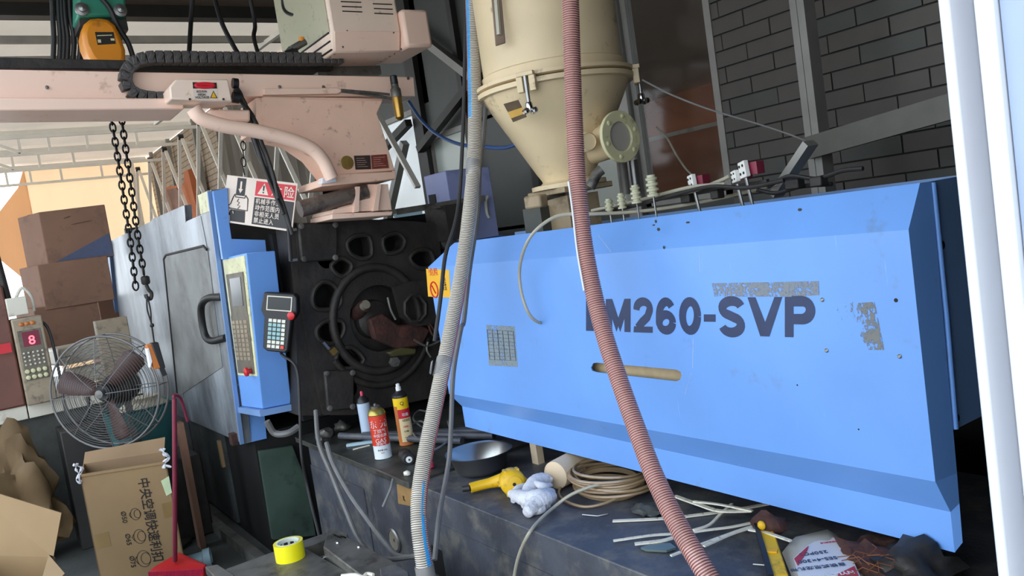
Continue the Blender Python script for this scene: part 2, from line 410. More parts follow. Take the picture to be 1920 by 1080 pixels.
# far stretch of the same wall, bricks too small to tell apart: brick pattern in the material
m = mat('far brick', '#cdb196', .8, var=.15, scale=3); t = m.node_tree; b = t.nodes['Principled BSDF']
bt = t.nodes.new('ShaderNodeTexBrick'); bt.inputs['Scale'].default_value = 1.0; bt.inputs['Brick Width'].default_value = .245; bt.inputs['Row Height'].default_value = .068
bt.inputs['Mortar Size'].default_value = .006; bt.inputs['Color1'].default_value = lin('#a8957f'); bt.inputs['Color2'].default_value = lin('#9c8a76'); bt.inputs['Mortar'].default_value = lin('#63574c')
tcn = t.nodes.new('ShaderNodeTexCoord'); mpn = t.nodes.new('ShaderNodeMapping'); mpn.inputs['Rotation'].default_value = (-PI / 2, 0, 0)
t.links.new(tcn.outputs['Object'], mpn.inputs[0]); t.links.new(mpn.outputs[0], bt.inputs[0]); t.links.new(bt.outputs[0], b.inputs['Base Color'])
MB().bx(-14, -6.7, 1.2, 1.4, 0, 3.38).build('wall_far', m, kind='structure')
for i, x in enumerate((-7.0, -8.05, -8.35, -9.4, -10.7, -12.2, -13.4)):
    MB().bar((x, 1.14, 0), (x, 1.14, 3.38), .05).build('trim_%d' % (i + 1), M['frame grey'], kind='structure')
# glazed stretch: posts, sheets, glass
for i, (x, w, mm) in enumerate(((-5.03, .13, 'dark steel'), (-3.0, .09, 'frame grey'), (-4.42, .05, 'dark steel'), (-6.68, .1, 'dark steel'), (-3.78, .06, 'dark steel'))):
    MB().bx(x - w / 2, x + w / 2, 1.16, 1.16 + w, 0, 3.4).build('trim_%d' % (i + 8), M[mm], kind='structure')
MB().bx(-6.7, -2.42, 1.2, 1.23, 0, 1.52).build('wall_low', M['grey sheet'], kind='structure')
MB().bx(-6.7, -4.9, 1.2, 1.21, 2.42, 3.4).build('wall_sheet', M['grey sheet'], kind='structure')
MB().bx(-4.98, -3.0, 1.2, 1.21, 2.18, 3.4).build('wall_sheet', M['grey sheet'], kind='structure')
MB().bx(-4.4, -3.8, 1.2, 1.21, 1.5, 2.2).build('wall_sheet', M['grey sheet'], kind='structure')
def window(n, x0, x1, z0, z1, gm):
    f = MB()
    for a in ((x0, x0 + .035, z0, z1), (x1 - .035, x1, z0, z1), (x0, x1, z0, z0 + .035), (x0, x1, z1 - .035, z1)): f.bx(a[0], a[1], 1.195, 1.235, a[2], a[3])
    w = f.build('window_%d' % n, M['frame grey'], kind='structure')
    MB().bx(x0 + .03, x1 - .03, 1.212, 1.217, z0 + .03, z1 - .03).build('pane', M[gm], w)
window(1, -2.955, -2.42, 1.52, 2.75, 'window glass')
window(2, -4.98, -4.42, 1.52, 2.2, 'clear sheet')
window(3, -6.65, -5.1, 1.52, 2.42, 'clear sheet')
window(4, -3.78, -3.05, 1.52, 2.2, 'clear sheet')
MB().bx(-2.96, 3, 1.2, 1.4, 2.75, 3.4).build('wall_lintel', M['mortar'], kind='structure')
for i, (a, b_) in enumerate((((-5.0, 1.13, 2.12), (-3.9, 1.13, 2.52)), ((-4.95, 1.13, 2.95), (-4.2, 1.13, 2.42)), ((-5.9, 1.13, 2.12), (-5.1, 1.13, 2.32)), ((-5.75, 1.13, 1.6), (-5.2, 1.13, 2.2)))):
    MB().bar(a, b_, .05).build('trim_%d' % (i + 14), M['dark steel' if i % 2 == 0 else 'frame grey'], kind='structure')
# the alley beyond the glass
MB().bx(-9, -.5, 3.4, 3.5, 0, 3.3).build('wall_alley', M['alley wall'], kind='structure')
MB().bx(-4.5, -1.9, 1.95, 2.0, 0, 3.4).build('wall_screen', M['screen wall'], kind='structure')
MB().bx(-4.2, -2.6, 1.90, 1.95, 0, 2.12).build('reflection_panel', M['terracotta'], kind='structure')  # made-up panel behind the glass, gives the pane its orange reflection
tag(MB().bar((-4.2, 1.86, 1.90), (-2.6, 1.86, 1.90), .022).build('handrail', M['tile white']), 'pale horizontal rail crossing the reddish window pane', 'rail')
# roof over the machine and its front beam
MB().bx(-6.2, 3, -2.0, 1.4, 3.42, 3.5).build('ceiling', M['ceiling'], kind='structure')
MB().bx(-6.32, -6.2, -2.6, 1.2, 3.335, 3.42).build('trim_20', M['dark steel'], kind='structure')
MB().bx(-6.2, 3, -2.06, -2.0, 3.25, 3.5).build('trim_21', M['dark steel'], kind='structure')
# right-hand door frame and leaf, close to the camera
MB().bx(-.526, -.513, -.60, -.50, 0, 3.4).bx(-.513, -.484, -.545, -.5, 0, 3.4).bx(-.484, -.463, -.605, -.5, 0, 3.4).build('door_1', M['white paint'], kind='structure', bevel=.004)
MB().bx(3, 3.1, -.6, 1.4, 0, 3.5).build('wall_light_block', M['mortar'], kind='structure')  # unseen wall, added to keep light from the right off the guard end
MB().bx(-.461, 3.0, -.592, -.52, 0, 3.4).build('wall_right', mat('leaf paint', '#a3b2ca', .45, var=.06, scale=9, bump=.03), kind='structure')

# tarpaulin hung along the far wall, and a red brown cupboard before it
mb = MB(); nx = 90
for i in range(nx + 1):
    x = -9.6 + 2.9 * i / nx; y = 1.10 + .035 * math.sin(i * .9) + .02 * math.sin(i * 2.3)
    mb.v += [V((x, y, .4)), V((x, y, 3.3))]
for i in range(nx): q = 2 * i; mb.f.append((q, q + 2, q + 3, q + 1)); mb.m.append(0)
tag(mb.build('tarpaulin_curtain', mat('curtain grey', '#6f665c', .85, var=.25, scale=2, stretch=(1, 1, .2)), fix=False, smooth=80), 'dark grey folded tarpaulin hanging behind the lattice', 'curtain')
q0, q1 = Py(318, 400, 1.0), Py(372, 325, 1.0)
rc = thing('wall_cupboard', 'red brown cupboard with a peaked side behind the lattice bars', 'cupboard', (q0.x, 1.0, q0.z))
MB().prism([Py(*p, .98) for p in ((306, 398), (308, 352), (345, 345), (345, 322), (352, 318), (368, 388), (370, 440), (340, 440))], (0, .08, 0)).build('cupboard_body', M['terracotta'], rc, flat=True)
MB().prism([Py(*p, .97) for p in ((310, 400), (312, 356), (330, 352), (345, 375), (350, 420), (338, 430))], (0, .01, 0)).build('cupboard_door', M['machine brown'], rc, flat=True)

# ================================================================== canopy tent over the far yard
cn = thing('canopy_tent', 'cream fabric canopy tent on white tubes over the far yard', 'canopy', (-10, -1, 0))
def sheet(p00, p10, p11, p01, nu, nv, amp, th=0.004):
    mb = MB(); a, b, c, d = map(V, (p00, p10, p11, p01)); n = (b - a).cross(d - a).normalized()
    for i in range(nu + 1):
        for j in range(nv + 1):
            u, v = i / nu, j / nv; p = a * (1 - u) * (1 - v) + b * u * (1 - v) + c * u * v + d * (1 - u) * v
            mb.v.append(p + n * amp * (math.sin(u * 23 + 2 * math.sin(v * 3)) * .6 + math.sin(u * 51 + v * 4) * .4) * math.sin(PI * min(1, v * 1.2 + .1)))
    for i in range(nu):
        for j in range(nv): q = i * (nv + 1) + j; mb.f.append((q, q + nv + 1, q + nv + 2, q + 1)); mb.m.append(0)
    return mb
sheet((-6.35, -5, 3.42), (-6.35, 1.25, 3.42), (-14.2, 1.25, 3.42), (-14.2, -5, 3.42), 30, 40, .02).build('roof_sheet', M['tarp roof'], cn, fix=False, smooth=80)
sheet((-14.1, -.5, 0), (-14.1, 1.25, 0), (-14.1, 1.25, 3.4), (-14.1, -.52, 3.4), 60, 10, .035).build('end_sheet', M['tarp'], cn, fix=False, smooth=80)
MB().prism([(-14.1, -.5, 3.38), (-14.1, -.62, 3.1), (-14.1, -1.25, 2.4), (-14.1, -.8, 1.8), (-14.1, -.5, 1.5)], (.01, 0, 0)).build('folded_sheet', M['tarp'], cn)
for x in (-6.9, -7.5, -8.6, -9.7, -10.9, -12.3, -13.9):
    MB().bar((x, -3, 3.36), (x, 1.15, 3.36), .05).build('purlin', M['white tube paint'] if x < -9 else M['frame grey'], cn)  # nearer white tubes are backlit; that shade is put in as grey paint
    MB().bar((x, -3, 3.12), (x, 1.15, 3.12), .035).build('lower_purlin', M['white tube paint'], cn) if x < -9 else None
for y in (-.75, -.45, -.05, .5):
    for x in (-10.9, -12.3, -13.9): MB().bar((x, y, 3.12), (x, y, 3.36), .03).build('strut', M['white tube paint'], cn)
for a, b_ in (((-6.9, -1.6, 3.3), (-7.6, -.55, 3.3)), ((-10.9, -1.2, 3.36), (-10.9, -.75, 3.14)), ((-12.3, -1.2, 3.36), (-12.3, -.75, 3.14)), ((-7.5, .2, 3.36), (-6.9, .8, 3.2)), ((-8.6, .25, 3.0), (-6.5, 1.0, 3.4))):
    MB().bar(a, b_, .035).build('brace', M['white tube paint'], cn)
for i in range(9):
    x = -13.3 + i * .955
    for s in (-1, 1):
        MB().bar((x, .9 + s * .012, 3.13), (x + s * .955, .9 + s * .012, 1.85), .038, .02).build('lattice_bar', M['white tube paint'], cn)
    MB().cyl((x, .87, 3.13), (x, .93, 3.13), .035, n=10).build('pivot', M['black plastic'], cn)
MB().bar((-14, .95, 0), (-14, .95, 3.38), .06).build('post', M['white tube paint'], cn)

# ================================================================== injection moulding machine
mc = thing('injection_molding_machine', 'blue injection moulding machine running the length of the shed', 'machine', (-2.5, .2, 0))
# --- injection guard
gy = 0.0
XR, XL = -.948, -3.01
slot = [Py(px, py, gy) for px, py in ((1108, 690), (1112, 681), (1119, 680), (1190, 686), (1268, 693), (1276, 697), (1278, 704), (1275, 712), (1268, 715), (1190, 706), (1119, 698), (1110, 695))]
slot = [V((p.x, 0, p.z)) for p in slot]
g = MB()
g.plate([(XL, 0, .882), (XR, 0, .885), (XR + .002, 0, 1.414), (XL - .01, 0, 1.412)], [slot], (0, .004, 0))
Pf = [Px(1725, 343, -.945), V((XR + .002, 0, 1.414)), V((XR, 0, .885)), Px(1782, 960, -.951), Px(1790, 1036, -.951)]
Pl = [V(p) for p in ((-2.86, .05, 1.498), (XL - .01, 0, 1.412), (XL, 0, .882), (-2.995, .045, .818), (-2.985, .04, .733))]
EX = -.938
Pq = [V((EX, Px(px, py, EX).y, z)) for px, py, z in ((1746, 345, 1.503), (1754, 428, 1.414), (1793, 875, .885), (1799, 945, .82), (1806, 1027, .735))]
th = V((0, .004, 0))
for a in (0, 2, 3): g.prism([Pl[a + 1], Pf[a + 1], Pf[a], Pl[a]], th)
for a in range(4): g.prism([Pf[a + 1], Pq[a + 1], Pq[a], Pf[a]], (-.002, .003, 0))
for a in range(1, 4):      # left return
    g.prism([Pl[a], Pl[a] + V((-.02, .3, 0)), Pl[a + 1] + V((-.02, .3, 0)), Pl[a + 1]], (.004, 0, 0))
g.prism([Pl[0], Pl[1], Pl[1] + V((-.02, .3, 0)), Pl[0] + V((-.1, .3, 0))], (.003, 0, 0))
fc = g.build('front_cover', M['blue paint'], mc, smooth=20)
ec = MB().bx(EX - .008, EX - .004, Pq[1].y - .004, .44, .975, 1.503).build('end_cover', M['dark blue paint'], mc)
MB().tube([(EX, Px(1750, 346, EX).y, 1.5), (EX, Px(1772, 570, EX).y, 1.22), (EX, Px(1792, 805, EX).y, .978)], .006, 10).build('seam_bead', M['blue paint'], ec)
for px, py in ((1765.5, 460), (1793, 785)):
    p = Px(px, py, EX - .004); MB().cyl((EX - .0035, p.y + .004, p.z), (EX - .006, p.y + .004, p.z), .009, n=14).build('bolt_hole', M['deep black'], ec)
MB().bx(-3.0, -.945, .44, .446, .9, 1.5).build('rear_cover', M['dark blue paint'], mc)
MB().bx(-2.95, -.96, .09, .44, 1.36, 1.365).build('guard_floor', M['black iron'], mc)
MB().bx(-2.5, -1.5, .03, .034, 1.02, 1.18).build('slot_liner', M['liner beige'], mc)
def gp(px, py): p = Py(px, py, 0); return V((p.x, 0, p.z))
# lettering LM260-SVP: condensed heavy sans drawn as strokes; x in pixels along the face, v 0 (foot) to 1 (head)
def gl(x, v):
    top = 560.5 - .012 * (x - 1140); bot = 621.5 + .031 * (x - 1140); return gp(x, bot + (top - bot) * v)
lm = MB()
LK = [0]
def film_(q):
    LK[0] += 1; o_ = V((0, -.0006 - LK[0] * 4e-6, 0)); lm.add([p + o_ for p in q], [tuple(range(len(q)))])
def stroke(pts, wd):
    q = [gl(*p) for p in pts]; n_ = len(q); w_ = []
    for i_ in range(n_):
        d = (q[min(i_ + 1, n_ - 1)] - q[max(i_ - 1, 0)]).normalized(); w_.append(V((-d.z, 0, d.x)) * wd / 2)
    for i_ in range(n_ - 1): film_([q[i_] - w_[i_], q[i_ + 1] - w_[i_ + 1], q[i_ + 1] + w_[i_ + 1], q[i_] + w_[i_]])
def poly(pts): film_([gl(*p) for p in pts])
def arc(cx, cv, rx, rv, a0, a1, n=14): return [(cx + rx * math.cos(math.radians(a0 + (a1 - a0) * k / n)), cv + rv * math.sin(math.radians(a0 + (a1 - a0) * k / n))) for k in range(n + 1)]
sw = .025
poly([(1099, 0), (1099, 1), (1112, 1), (1112, 0)]); poly([(1112, 0), (1112, .2), (1131, .2), (1131, 0)])
for a_, b2 in ((1136, 1148), (1171, 1182.5)): poly([(a_, 0), (a_, 1), (b2, 1), (b2, 0)])
poly([(1136, 1), (1148, 1), (1162, .30), (1156, .0)]); poly([(1182.5, 1), (1171, 1), (1157, .30), (1163, .0)])
stroke(arc(1206, .70, 12.5, .21, 190, -25) + [(1214, .46), (1204, .30), (1196, .13)], sw); poly([(1188, 0), (1189, .18), (1224, .18), (1224, 0)])
stroke(arc(1249, .50, 13, .40, 40, 180) + arc(1249, .32, 13, .24, 180, 200, 3), sw); stroke(arc(1249, .31, 12.5, .225, 0, 360, 22), sw)
stroke(arc(1294, .5, 14, .40, 0, 360, 26), sw)
poly([(1320, .35), (1320, .55), (1342, .55), (1342, .35)])
stroke(arc(1372, .72, 17.5, .19, 15, 250, 16) + arc(1372, .275, 17.5, .20, 70, -165, 16), sw * 1.02)
poly([(1402, 1), (1416.5, 1), (1440, .18), (1433, 0), (1426, 0)]); poly([(1467, 1), (1452.5, 1), (1430, .18), (1433, 0), (1443, 0)])
poly([(1472, 0), (1472, 1), (1488, 1), (1488, 0)])
stroke([(1486, .89), (1504, .89)] + arc(1504, .67, 16, .22, 80, -80, 12) + [(1504, .45), (1486, .45)], sw)
lm.build('lettering', M['letter navy'], fc, flat=True, fix=False)
def patch(px, m, name, off=.0008, label=None):
    return MB().prism([gp(*p) - V((0, off, 0)) for p in px], (0, .0003, 0)).build(name, M[m], fc, flat=True, label=label)
patch([(1335, 531), (1535, 527), (1536, 553), (1500, 556), (1340, 556)], 'wear', 'worn_patch', .0011, 'grey abraded patch above the lettering')
patch([(1568, 568), (1600, 566), (1610, 640), (1592, 640), (1572, 610)], 'wear brown', 'worn_patch'); patch([(1606, 568), (1640, 566), (1658, 656), (1630, 656), (1608, 630)], 'wear brown', 'worn_patch')
sp = patch([(912, 609), (965, 612), (971, 688), (917, 685)], 'spec print', 'spec_plate', .0006, 'worn grey printed table')
gm = MB(); A, B, Cc, D = [gp(*p) for p in ((914, 618), (963, 621), (968, 676), (919, 674))]
for i in range(9): t = i / 8; gm.bar(A.lerp(D, t) - V((0, .0012, 0)), B.lerp(Cc, t) - V((0, .0012, 0)), .0022, .0003)
for i in range(6): t = i / 5; gm.bar(A.lerp(B, t) - V((0, .0012, 0)), D.lerp(Cc, t) - V((0, .0012, 0)), .0022, .0003)
gm.build('table_lines', M['print black'], sp)
st = MB().prism([gp(*p) - V((0, .0006, 0)) for p in ((799, 504), (842, 506), (845, 558), (803, 556))], (0, .0003, 0)).build('warning_sticker', M['yellow sticker'], fc, flat=True, label='yellow warning sticker with red ring')
q = gp(815, 543); MB().tube([q + V((math.cos(a) * .03, -.002, math.sin(a) * .032)) for a in [i * PI / 10 for i in range(20)]], .003, 6, closed=True).build('warning_ring', M['sign red'], st)
MB().bar(q + V((-.014, -.002, .018)), q + V((.01, -.002, -.016)), .008, .001).build('warning_mark', M['sign red'], st)
q = gp(805, 516); text('!危险', .034, (q.x, 0, q.z), (1, 0, 0), (0, 0, 1), M['sign red'], st, ext=.001)
q = gp(828, 527); text('触电\n高温\n注意', .018, (q.x, 0, q.z), (1, 0, 0), (0, 0, 1), M['print black'], st, ext=.001)
for px, py in ((1542, 562), (1550, 657), (1687, 668)): q = gp(px, py); MB().lathe([(.0048, 0), (.0048, .002), (.003, .0035)], (q.x, 0, q.z), (0, -1, 0), 12).build('screw', M['steel'], fc)
for px, py in ((1680, 563), (1495, 722), (1610, 805)): q = gp(px, py); MB().cyl((q.x, -.0006, q.z), (q.x, .001, q.z), .0045 if px > 1650 else .002, n=10).build('bolt_hole', M['deep black'], fc)
# chips and scuffs in the paint
cm = MB()
for px, py in ((1230, 415), (1226, 422), (1235, 430), (1290, 417), (1245, 464), (1500, 393)):
    q = gp(px, py); MB().ball((q.x, -.0004, q.z), (random.uniform(.003, .008), .0006, random.uniform(.002, .005)), 8).build('paint_chip', M['black iron'], fc)
sc = MB()
for a, b_ in (((1121, 440), (1146, 472)), ((1300, 635), (1299, 690)), ((1296, 700), (1285, 738)), ((1313, 475), (1313, 510))): sc.bar(gp(*a) - V((0, .0004, 0)), gp(*b_) - V((0, .0004, 0)), .0012, .0004)
sc.build('scratches', M['white paint'], fc)

# --- wiring and terminals above the guard
for px, py, s in ((1144, 398, .9), (1167, 388, .9), (1194, 378, 1.05), (1225, 365, 1.2)):
    p = Py(px, py, .10); k = .012 * s
    ct = MB(); prof = []
    for i in range(4): prof += [(k * (1.25 if i < 3 else 1.1), i * .013 * s), (k * 1.25, i * .013 * s + .006 * s), (k * .85, i * .013 * s + .007 * s), (k * .85, (i + 1) * .013 * s)]
    ct.lathe(prof, p - V((0, 0, .005)), n=14); c_ = ct.build('ceramic_terminal', M['ceramic'], mc)
    MB().cyl(p - V((0, 0, .005)), V((p.x + .003, p.y, 1.40)), .003, n=8).build('terminal_stem', M['steel'], c_)
for px, py, s in ((1298, 341, 1), (1379, 331, .8), (1395, 318, 1.1)):
    p = Py(px, py, .16); tb = MB().box(p, (.032 * s, .014, .04 * s), rot('Z', -22) @ rot('Y', -8)).build('terminal_block', M['terminal white'], mc, bevel=.002)
    for a in (-1, 1):
        for b_ in (-1, 1):
            q = p + rot('Z', -22) @ rot('Y', -8) @ V((a * .008 * s, -.0075, b_ * .009 * s)); MB().cyl(q, q + rot('Z', -22) @ V((0, -.001, 0)), .0035 * s, n=10).build('terminal_hole', M['deep black'], tb)
    MB().cyl(p + V((0, .004, -.02)), V((p.x + .01, p.y + .02, 1.40)), .005, n=8).build('terminal_stem', M['steel'], tb)
    MB().box(p + V((.02 * s, .02, 0)), (.03 * s, .03, .03 * s)).build('terminal_cap', M['maroon'], tb)
MB().cyl((-2.6, .25, 1.36), (-1.0, .25, 1.36), .09, n=24).build('barrel', M['dull steel'], mc)
for k in range(6):
    x = -2.1 + k * .17; MB().cyl((x, .25, 1.36), (x + .11, .25, 1.36), .105, n=24).build('heater_band', M['dull steel'], mc)
for k, pts in enumerate((((1100, 402), (1180, 388), (1260, 367), (1330, 350), (1400, 352), (1470, 338)), ((1110, 395), (1200, 375), (1290, 352), (1360, 345)), ((1260, 365), (1300, 358), (1352, 338), (1368, 330)), ((1440, 350), (1480, 330), (1530, 335), (1580, 320), (1618, 316)), ((1420, 356), (1455, 362), (1500, 350), (1560, 345)))):
    MB().tube(spline([Py(px, py, .12 + .02 * k) for px, py in pts], 6), .0055, 8).build('wire', M['clear tube' if k in (1, 2) else 'black rubber'], mc)
for px, py, dx in ((1290, 372, .05), (1345, 364, .04), (1490, 345, .06), (1535, 340, .05)):
    p = Py(px, py, .18); MB().box(p, (dx * .7, .03, .026)).build('junction_box', M['black iron'], mc, bevel=.004)
MB().bar(Py(1120, 392, .2), Py(1440, 340, .2), .012).build('wire_rail', M['black iron'], mc)
MB().bar(Py(1455, 365, .3), Py(1520, 268, .3), .045, .02).build('stay_bar', M['frame grey'], mc)

# --- bed
bd = MB().bx(-4.0, -.86, -.3, .75, 0, .62).build('bed', M['bed paint'], mc, bevel=.004)
MB().bx(-4.1, -2.83, -.325, .7, .607, .632).build('bench_plate', M['bench steel'], bd, bevel=.002)
MB().bx(-4.1, -2.83, -.3265, -.3235, .628, .6335).build('bench_edge_highlight', M['steel'], bd)  # added bright strip: paints the highlight along the plate's top edge
for i, (x0, x1) in enumerate(((-4.0, -3.35), (-2.72, -1.75), (-1.72, -.9))):
    MB().bx(x0, x1, -.304, -.3, .08, .5).build('bed_panel', M['bed paint'], bd)
p = Py(742, 1012, -.3); gg = MB().lathe([(.05, 0), (.05, .008), (.042, .012), (.042, .009)], (p.x, -.3, p.z), (0, -1, 0), 28).build('sight_gauge', M['steel'], bd)
MB().cyl((p.x, -.309, p.z), (p.x, -.3095, p.z), .04, n=24).build('gauge_face', M['oil cup glass'], gg)
MB().ball((p.x + .004, -.31, p.z + .002), (.006, .001, .008), 8).build('gauge_mark', M['print black'], gg)
MB().prism([Py(*q, -.3) + V((0, -.003, 0)) for q in ((745, 907), (778, 915), (779, 950), (748, 944))], (0, .002, 0)).build('instruction_plate', mat('plate brown', '#9a7748', .6, var=.15, scale=30), bd, flat=True)
q = Py(757, 938, -.302); text('K', .03, (q.x, -.304, q.z), (1, 0, 0), (0, 0, 1), M['print black'], bd)
MB().bx(-2.765, -2.68, -.3045, -.3, .285, .395).build('bed_opening', M['deep black'], bd)
# --- machine base under the clamp end
xb, xc = Py(440, 950, -.475).x, Py(500, 960, -.46).x
ba = MB().bx(-7.0, xc, -.46, .9, 0, .64).build('clamp_base', M['deep black'], mc)
MB().bx(xb - .85, xb, -.475, -.46, .03, .6).build('base_panel', mat('base green', '#4a4f4e', .5, metal=.2, var=.3, scale=6, dirt=('#1d1f1f', .4, 5), scratch=.3), ba)
MB().bx(-6.9, xb - .88, -.475, -.46, .03, .6).build('base_panel', M['bed paint'], ba)
MB().prism([Px(*p, xc + .05) for p in ((486, 846), (548, 836), (575, 905), (592, 1004), (512, 1012))], (-.03, 0, 0)).build('base_end_sheet', mat('column green', '#55685c', .3, metal=.3, var=.25, scale=5, dirt=('#232826', .35, 4)), ba)
q = Py(417, 850, -.475)
MB().bx(q.x - .02, q.x + .02, -.49, -.475, q.z - .08, q.z + .08).build('wood_slip', M['carton'], ba)
MB().bar((-6.2, -.6, .03), (-3.9, -.56, .03), .05, .06).build('floor_rail', M['dull steel'], ba)
# --- clamp door, frame and cabinet
DY = -.52
def dp(px, py): p = Py(px, py, DY); return V((p.x, DY, p.z))
door = [dp(*p) for p in ((235, 736), (457, 832), (396, 356), (373, 366), (377, 403), (347, 416), (345, 385), (285, 411), (283, 415), (207, 452))]
dr = MB().prism(door, (0, .04, 0)).build('clamp_door', M['worn door'], mc)
win = [dp(*p) for p in ((309, 485), (313, 478), (383, 461), (390, 468), (418, 688), (340, 740), (334, 736))]
MB().prism([p + V((0, -.004, 0)) for p in win], (0, .004, 0)).build('door_window', M['door window'], dr)
MB().tube([p + V((0, -.005, 0)) for p in win[:4]] , .007, 8).build('window_seal', M['black rubber'], dr); MB().tube([win[0] + V((0, -.005, 0)), win[6] + V((0, -.005, 0))], .007, 8).build('window_seal', M['black rubber'], dr)
MB().prism([p + V((0, -.003, 0)) for p in (dp(285, 411), dp(347, 386), dp(349, 417), dp(377, 405), dp(390, 470), dp(309, 486), dp(345, 745), dp(318, 700))], (0, .003, 0)).build('door_plate', M['worn door'], dr)
MB().bar(dp(207, 452) + V((0, -.01, 0)), dp(235, 736) + V((0, -.01, 0)), .09, .03, up=(0, 1, 0)).build('door_edge', M['dark blue paint'], dr)
MB().bar(dp(397, 358) + V((0, -.012, 0)), dp(458, 831) + V((0, -.012, 0)), .014, .02, up=(0, 1, 0)).build('door_edge', M['dark blue paint'], dr)
MB().bar(dp(393, 358) + V((0, -.006, 0)), dp(454, 829) + V((0, -.006, 0)), .01, .012, up=(0, 1, 0)).build('door_trim', M['white paint'], dr)
hp = [dp(418, 557), dp(402, 557) + V((0, -.03, 0)), dp(394, 570) + V((0, -.045, 0)), dp(396, 600) + V((0, -.048, 0)), dp(402, 628) + V((0, -.045, 0)), dp(410, 637) + V((0, -.03, 0)), dp(424, 633)]
MB().tube(spline(hp, 8), .019, 12).build('door_handle', M['black plastic'], dr)
MB().prism([dp(*p) + V((0, -.003, 0)) for p in ((372, 366), (392, 357), (396, 395), (377, 402))], (0, .002, 0)).build('door_sticker', M['panel cream'], dr, flat=True)
MB().bx(-4.5, -4.44, DY - .03, DY, .6, .66).build('door_stop', M['rust'], dr)
# end of the clamp housing (faces the injection side), with its dark opening
def cp(px, py, x=-4.05): p = Px(px, py, x); return V((x, p.y, p.z))
MB().plate([cp(*p) for p in ((400, 358), (426, 352), (430, 420), (434, 448), (497, 450), (500, 478), (418, 486))], [], (-.03, 0, 0)).build('clamp_housing', M['blue paint'], mc)
MB().bx(-6.9, -4.07, -.49, .8, 1.5, 1.56).build('clamp_top', M['black iron'], mc)
MB().bx(-6.95, -6.9, -.47, .8, .7, 1.93).build('rear_plate', M['dark steel'], mc)
MB().bx(-6.9, -4.2, .72, .75, .66, 1.5).build('rear_guard', M['dark blue paint'], mc)
for z_, y_ in ((1.5, -.12), (1.5, .56), (.86, -.12), (.86, .56)): MB().cyl((-6.9, y_, z_), (-3.8, y_, z_), .045, n=18).build('tie_bar', M['dull steel'], mc)
dxr = dp(457, 832).x
el = MB().prism([cp(*p, dxr) for p in ((448, 705), (490, 712), (500, 822), (458, 832))], (-.03, 0, 0)).build('end_panel', M['blue paint'], mc)
# --- control panel
LT, LB = Py(416, 484, -.512), Py(453, 762, -.512); AT, AB = Py(461, 474, -.505), Py(492, 767, -.505); RT_, RB_ = Px(516, 470, AT.x), Px(547, 757, AB.x)
cpl = MB().hexa([LB, AB, RB_, LB + (RB_ - AB), LT, AT, RT_, LT + (RT_ - AT)]).build('control_panel', M['blue paint'], mc, bevel=.005)
def kp(u, w, d=-.003):     # u across the panel face, w height
    return LB.lerp(AB, u).lerp(LT.lerp(AT, u), w) + V((0, d, 0))
def kbox(u0, u1, w0, w1, d0, d1, m, name, par=None): return MB().prism([kp(u0, w0, d0), kp(u1, w0, d0), kp(u1, w1, d0), kp(u0, w1, d0)], (0, d1 - d0, 0)).build(name, M[m], par or cpl)
kbox(.06, .96, .22, .985, -.004, 0, 'panel cream', 'panel_face')
kbox(.16, .86, .62, .89, -.008, -.003, 'panel film', 'display_bezel'); kbox(.3, .75, .68, .86, -.010, -.007, 'screen', 'display')
kb = kbox(.12, .88, .235, .62, -.007, -.003, 'panel film', 'keypad')
for r_ in range(9):
    for c_ in range(4): kbox(.17 + c_ * .17, .29 + c_ * .17, .565 - r_ * .030, .587 - r_ * .030, -.010, -.006, 'panel tan', 'key', kb)
q = kp(.76, .255, -.01); MB().lathe([(.012, 0), (.012, .012), (.021, .014), (.022, .026), (.015, .031)], q, (0, -1, 0), 18).build('stop_button', M['red plastic'], cpl)
MB().prism([LB + V((-.02, -.02, 0)), AB + V((.02, -.02, 0)), RB_ + V((.02, .01, 0)), LB + (RB_ - AB) + V((-.02, .01, 0))], (0, 0, -.03)).build('panel_foot', M['dark blue paint'], cpl)
# --- fixed platen
PX = -3.8
def pp(cx, cy): p = Px(500 + cx * .3704, 380 + cy * .3704, PX); return V((PX, p.y, p.z))
holes = [[(400, 205), (440, 170), (520, 165), (532, 270), (480, 287), (420, 260)], [(580, 180), (660, 150), (700, 190), (680, 245), (600, 262)],
         [(322, 318), (375, 275), (430, 310), (420, 350), (380, 378), (340, 352)], [(240, 440), (280, 400), (330, 410), (375, 470), (365, 535), (250, 542), (230, 500)],
         [(250, 640), (290, 600), (380, 595), (392, 640), (370, 690), (320, 717), (260, 692)], [(718, 280), (760, 240), (830, 240), (850, 330), (760, 332)],
         [(350, 765), (425, 722), (500, 795), (440, 840), (360, 835)],
         [(570 + 150 * math.cos(a), 585 + 170 * math.sin(a)) for a in [i * PI / 12 for i in range(24)]]]
out = [(150, 105), (350, 95), (540, 85), (760, 95), (870, 110), (900, 500), (960, 960), (440, 1075), (285, 1075), (180, 560)]
def rnd(poly):      # round the corners of a cast opening
    o_ = []
    for i in range(len(poly)):
        a, b, c = V(poly[i - 1] + (0,)), V(poly[i] + (0,)), V(poly[(i + 1) % len(poly)] + (0,))
        for t in (0, .5, 1): o_.append(tuple((b.lerp(a, .35) * (1 - t) ** 2 + b * 2 * t * (1 - t) + b.lerp(c, .35) * t * t)[:2]))
    return o_
pl = MB().plate([pp(*p) for p in out], [[pp(*p) for p in rnd(h_)] for h_ in holes], (-.10, 0, 0)).build('fixed_platen', M['black iron'], mc, bevel=.006)
MB().bx(PX - .26, PX - .2, -.3, .78, .72, 1.66).build('platen_back', M['deep black'], pl)
for h_ in holes[:7]:
    c_ = sum((pp(*p) for p in h_), V((0, 0, 0))) / len(h_)
    MB().tube([c_ + (pp(*p) - c_) * 1.04 + V((.004, 0, 0)) for p in rnd(h_)], .012, 8, closed=True).build('cast_rim', M['black iron'], pl)
hc = pp(560, 590)
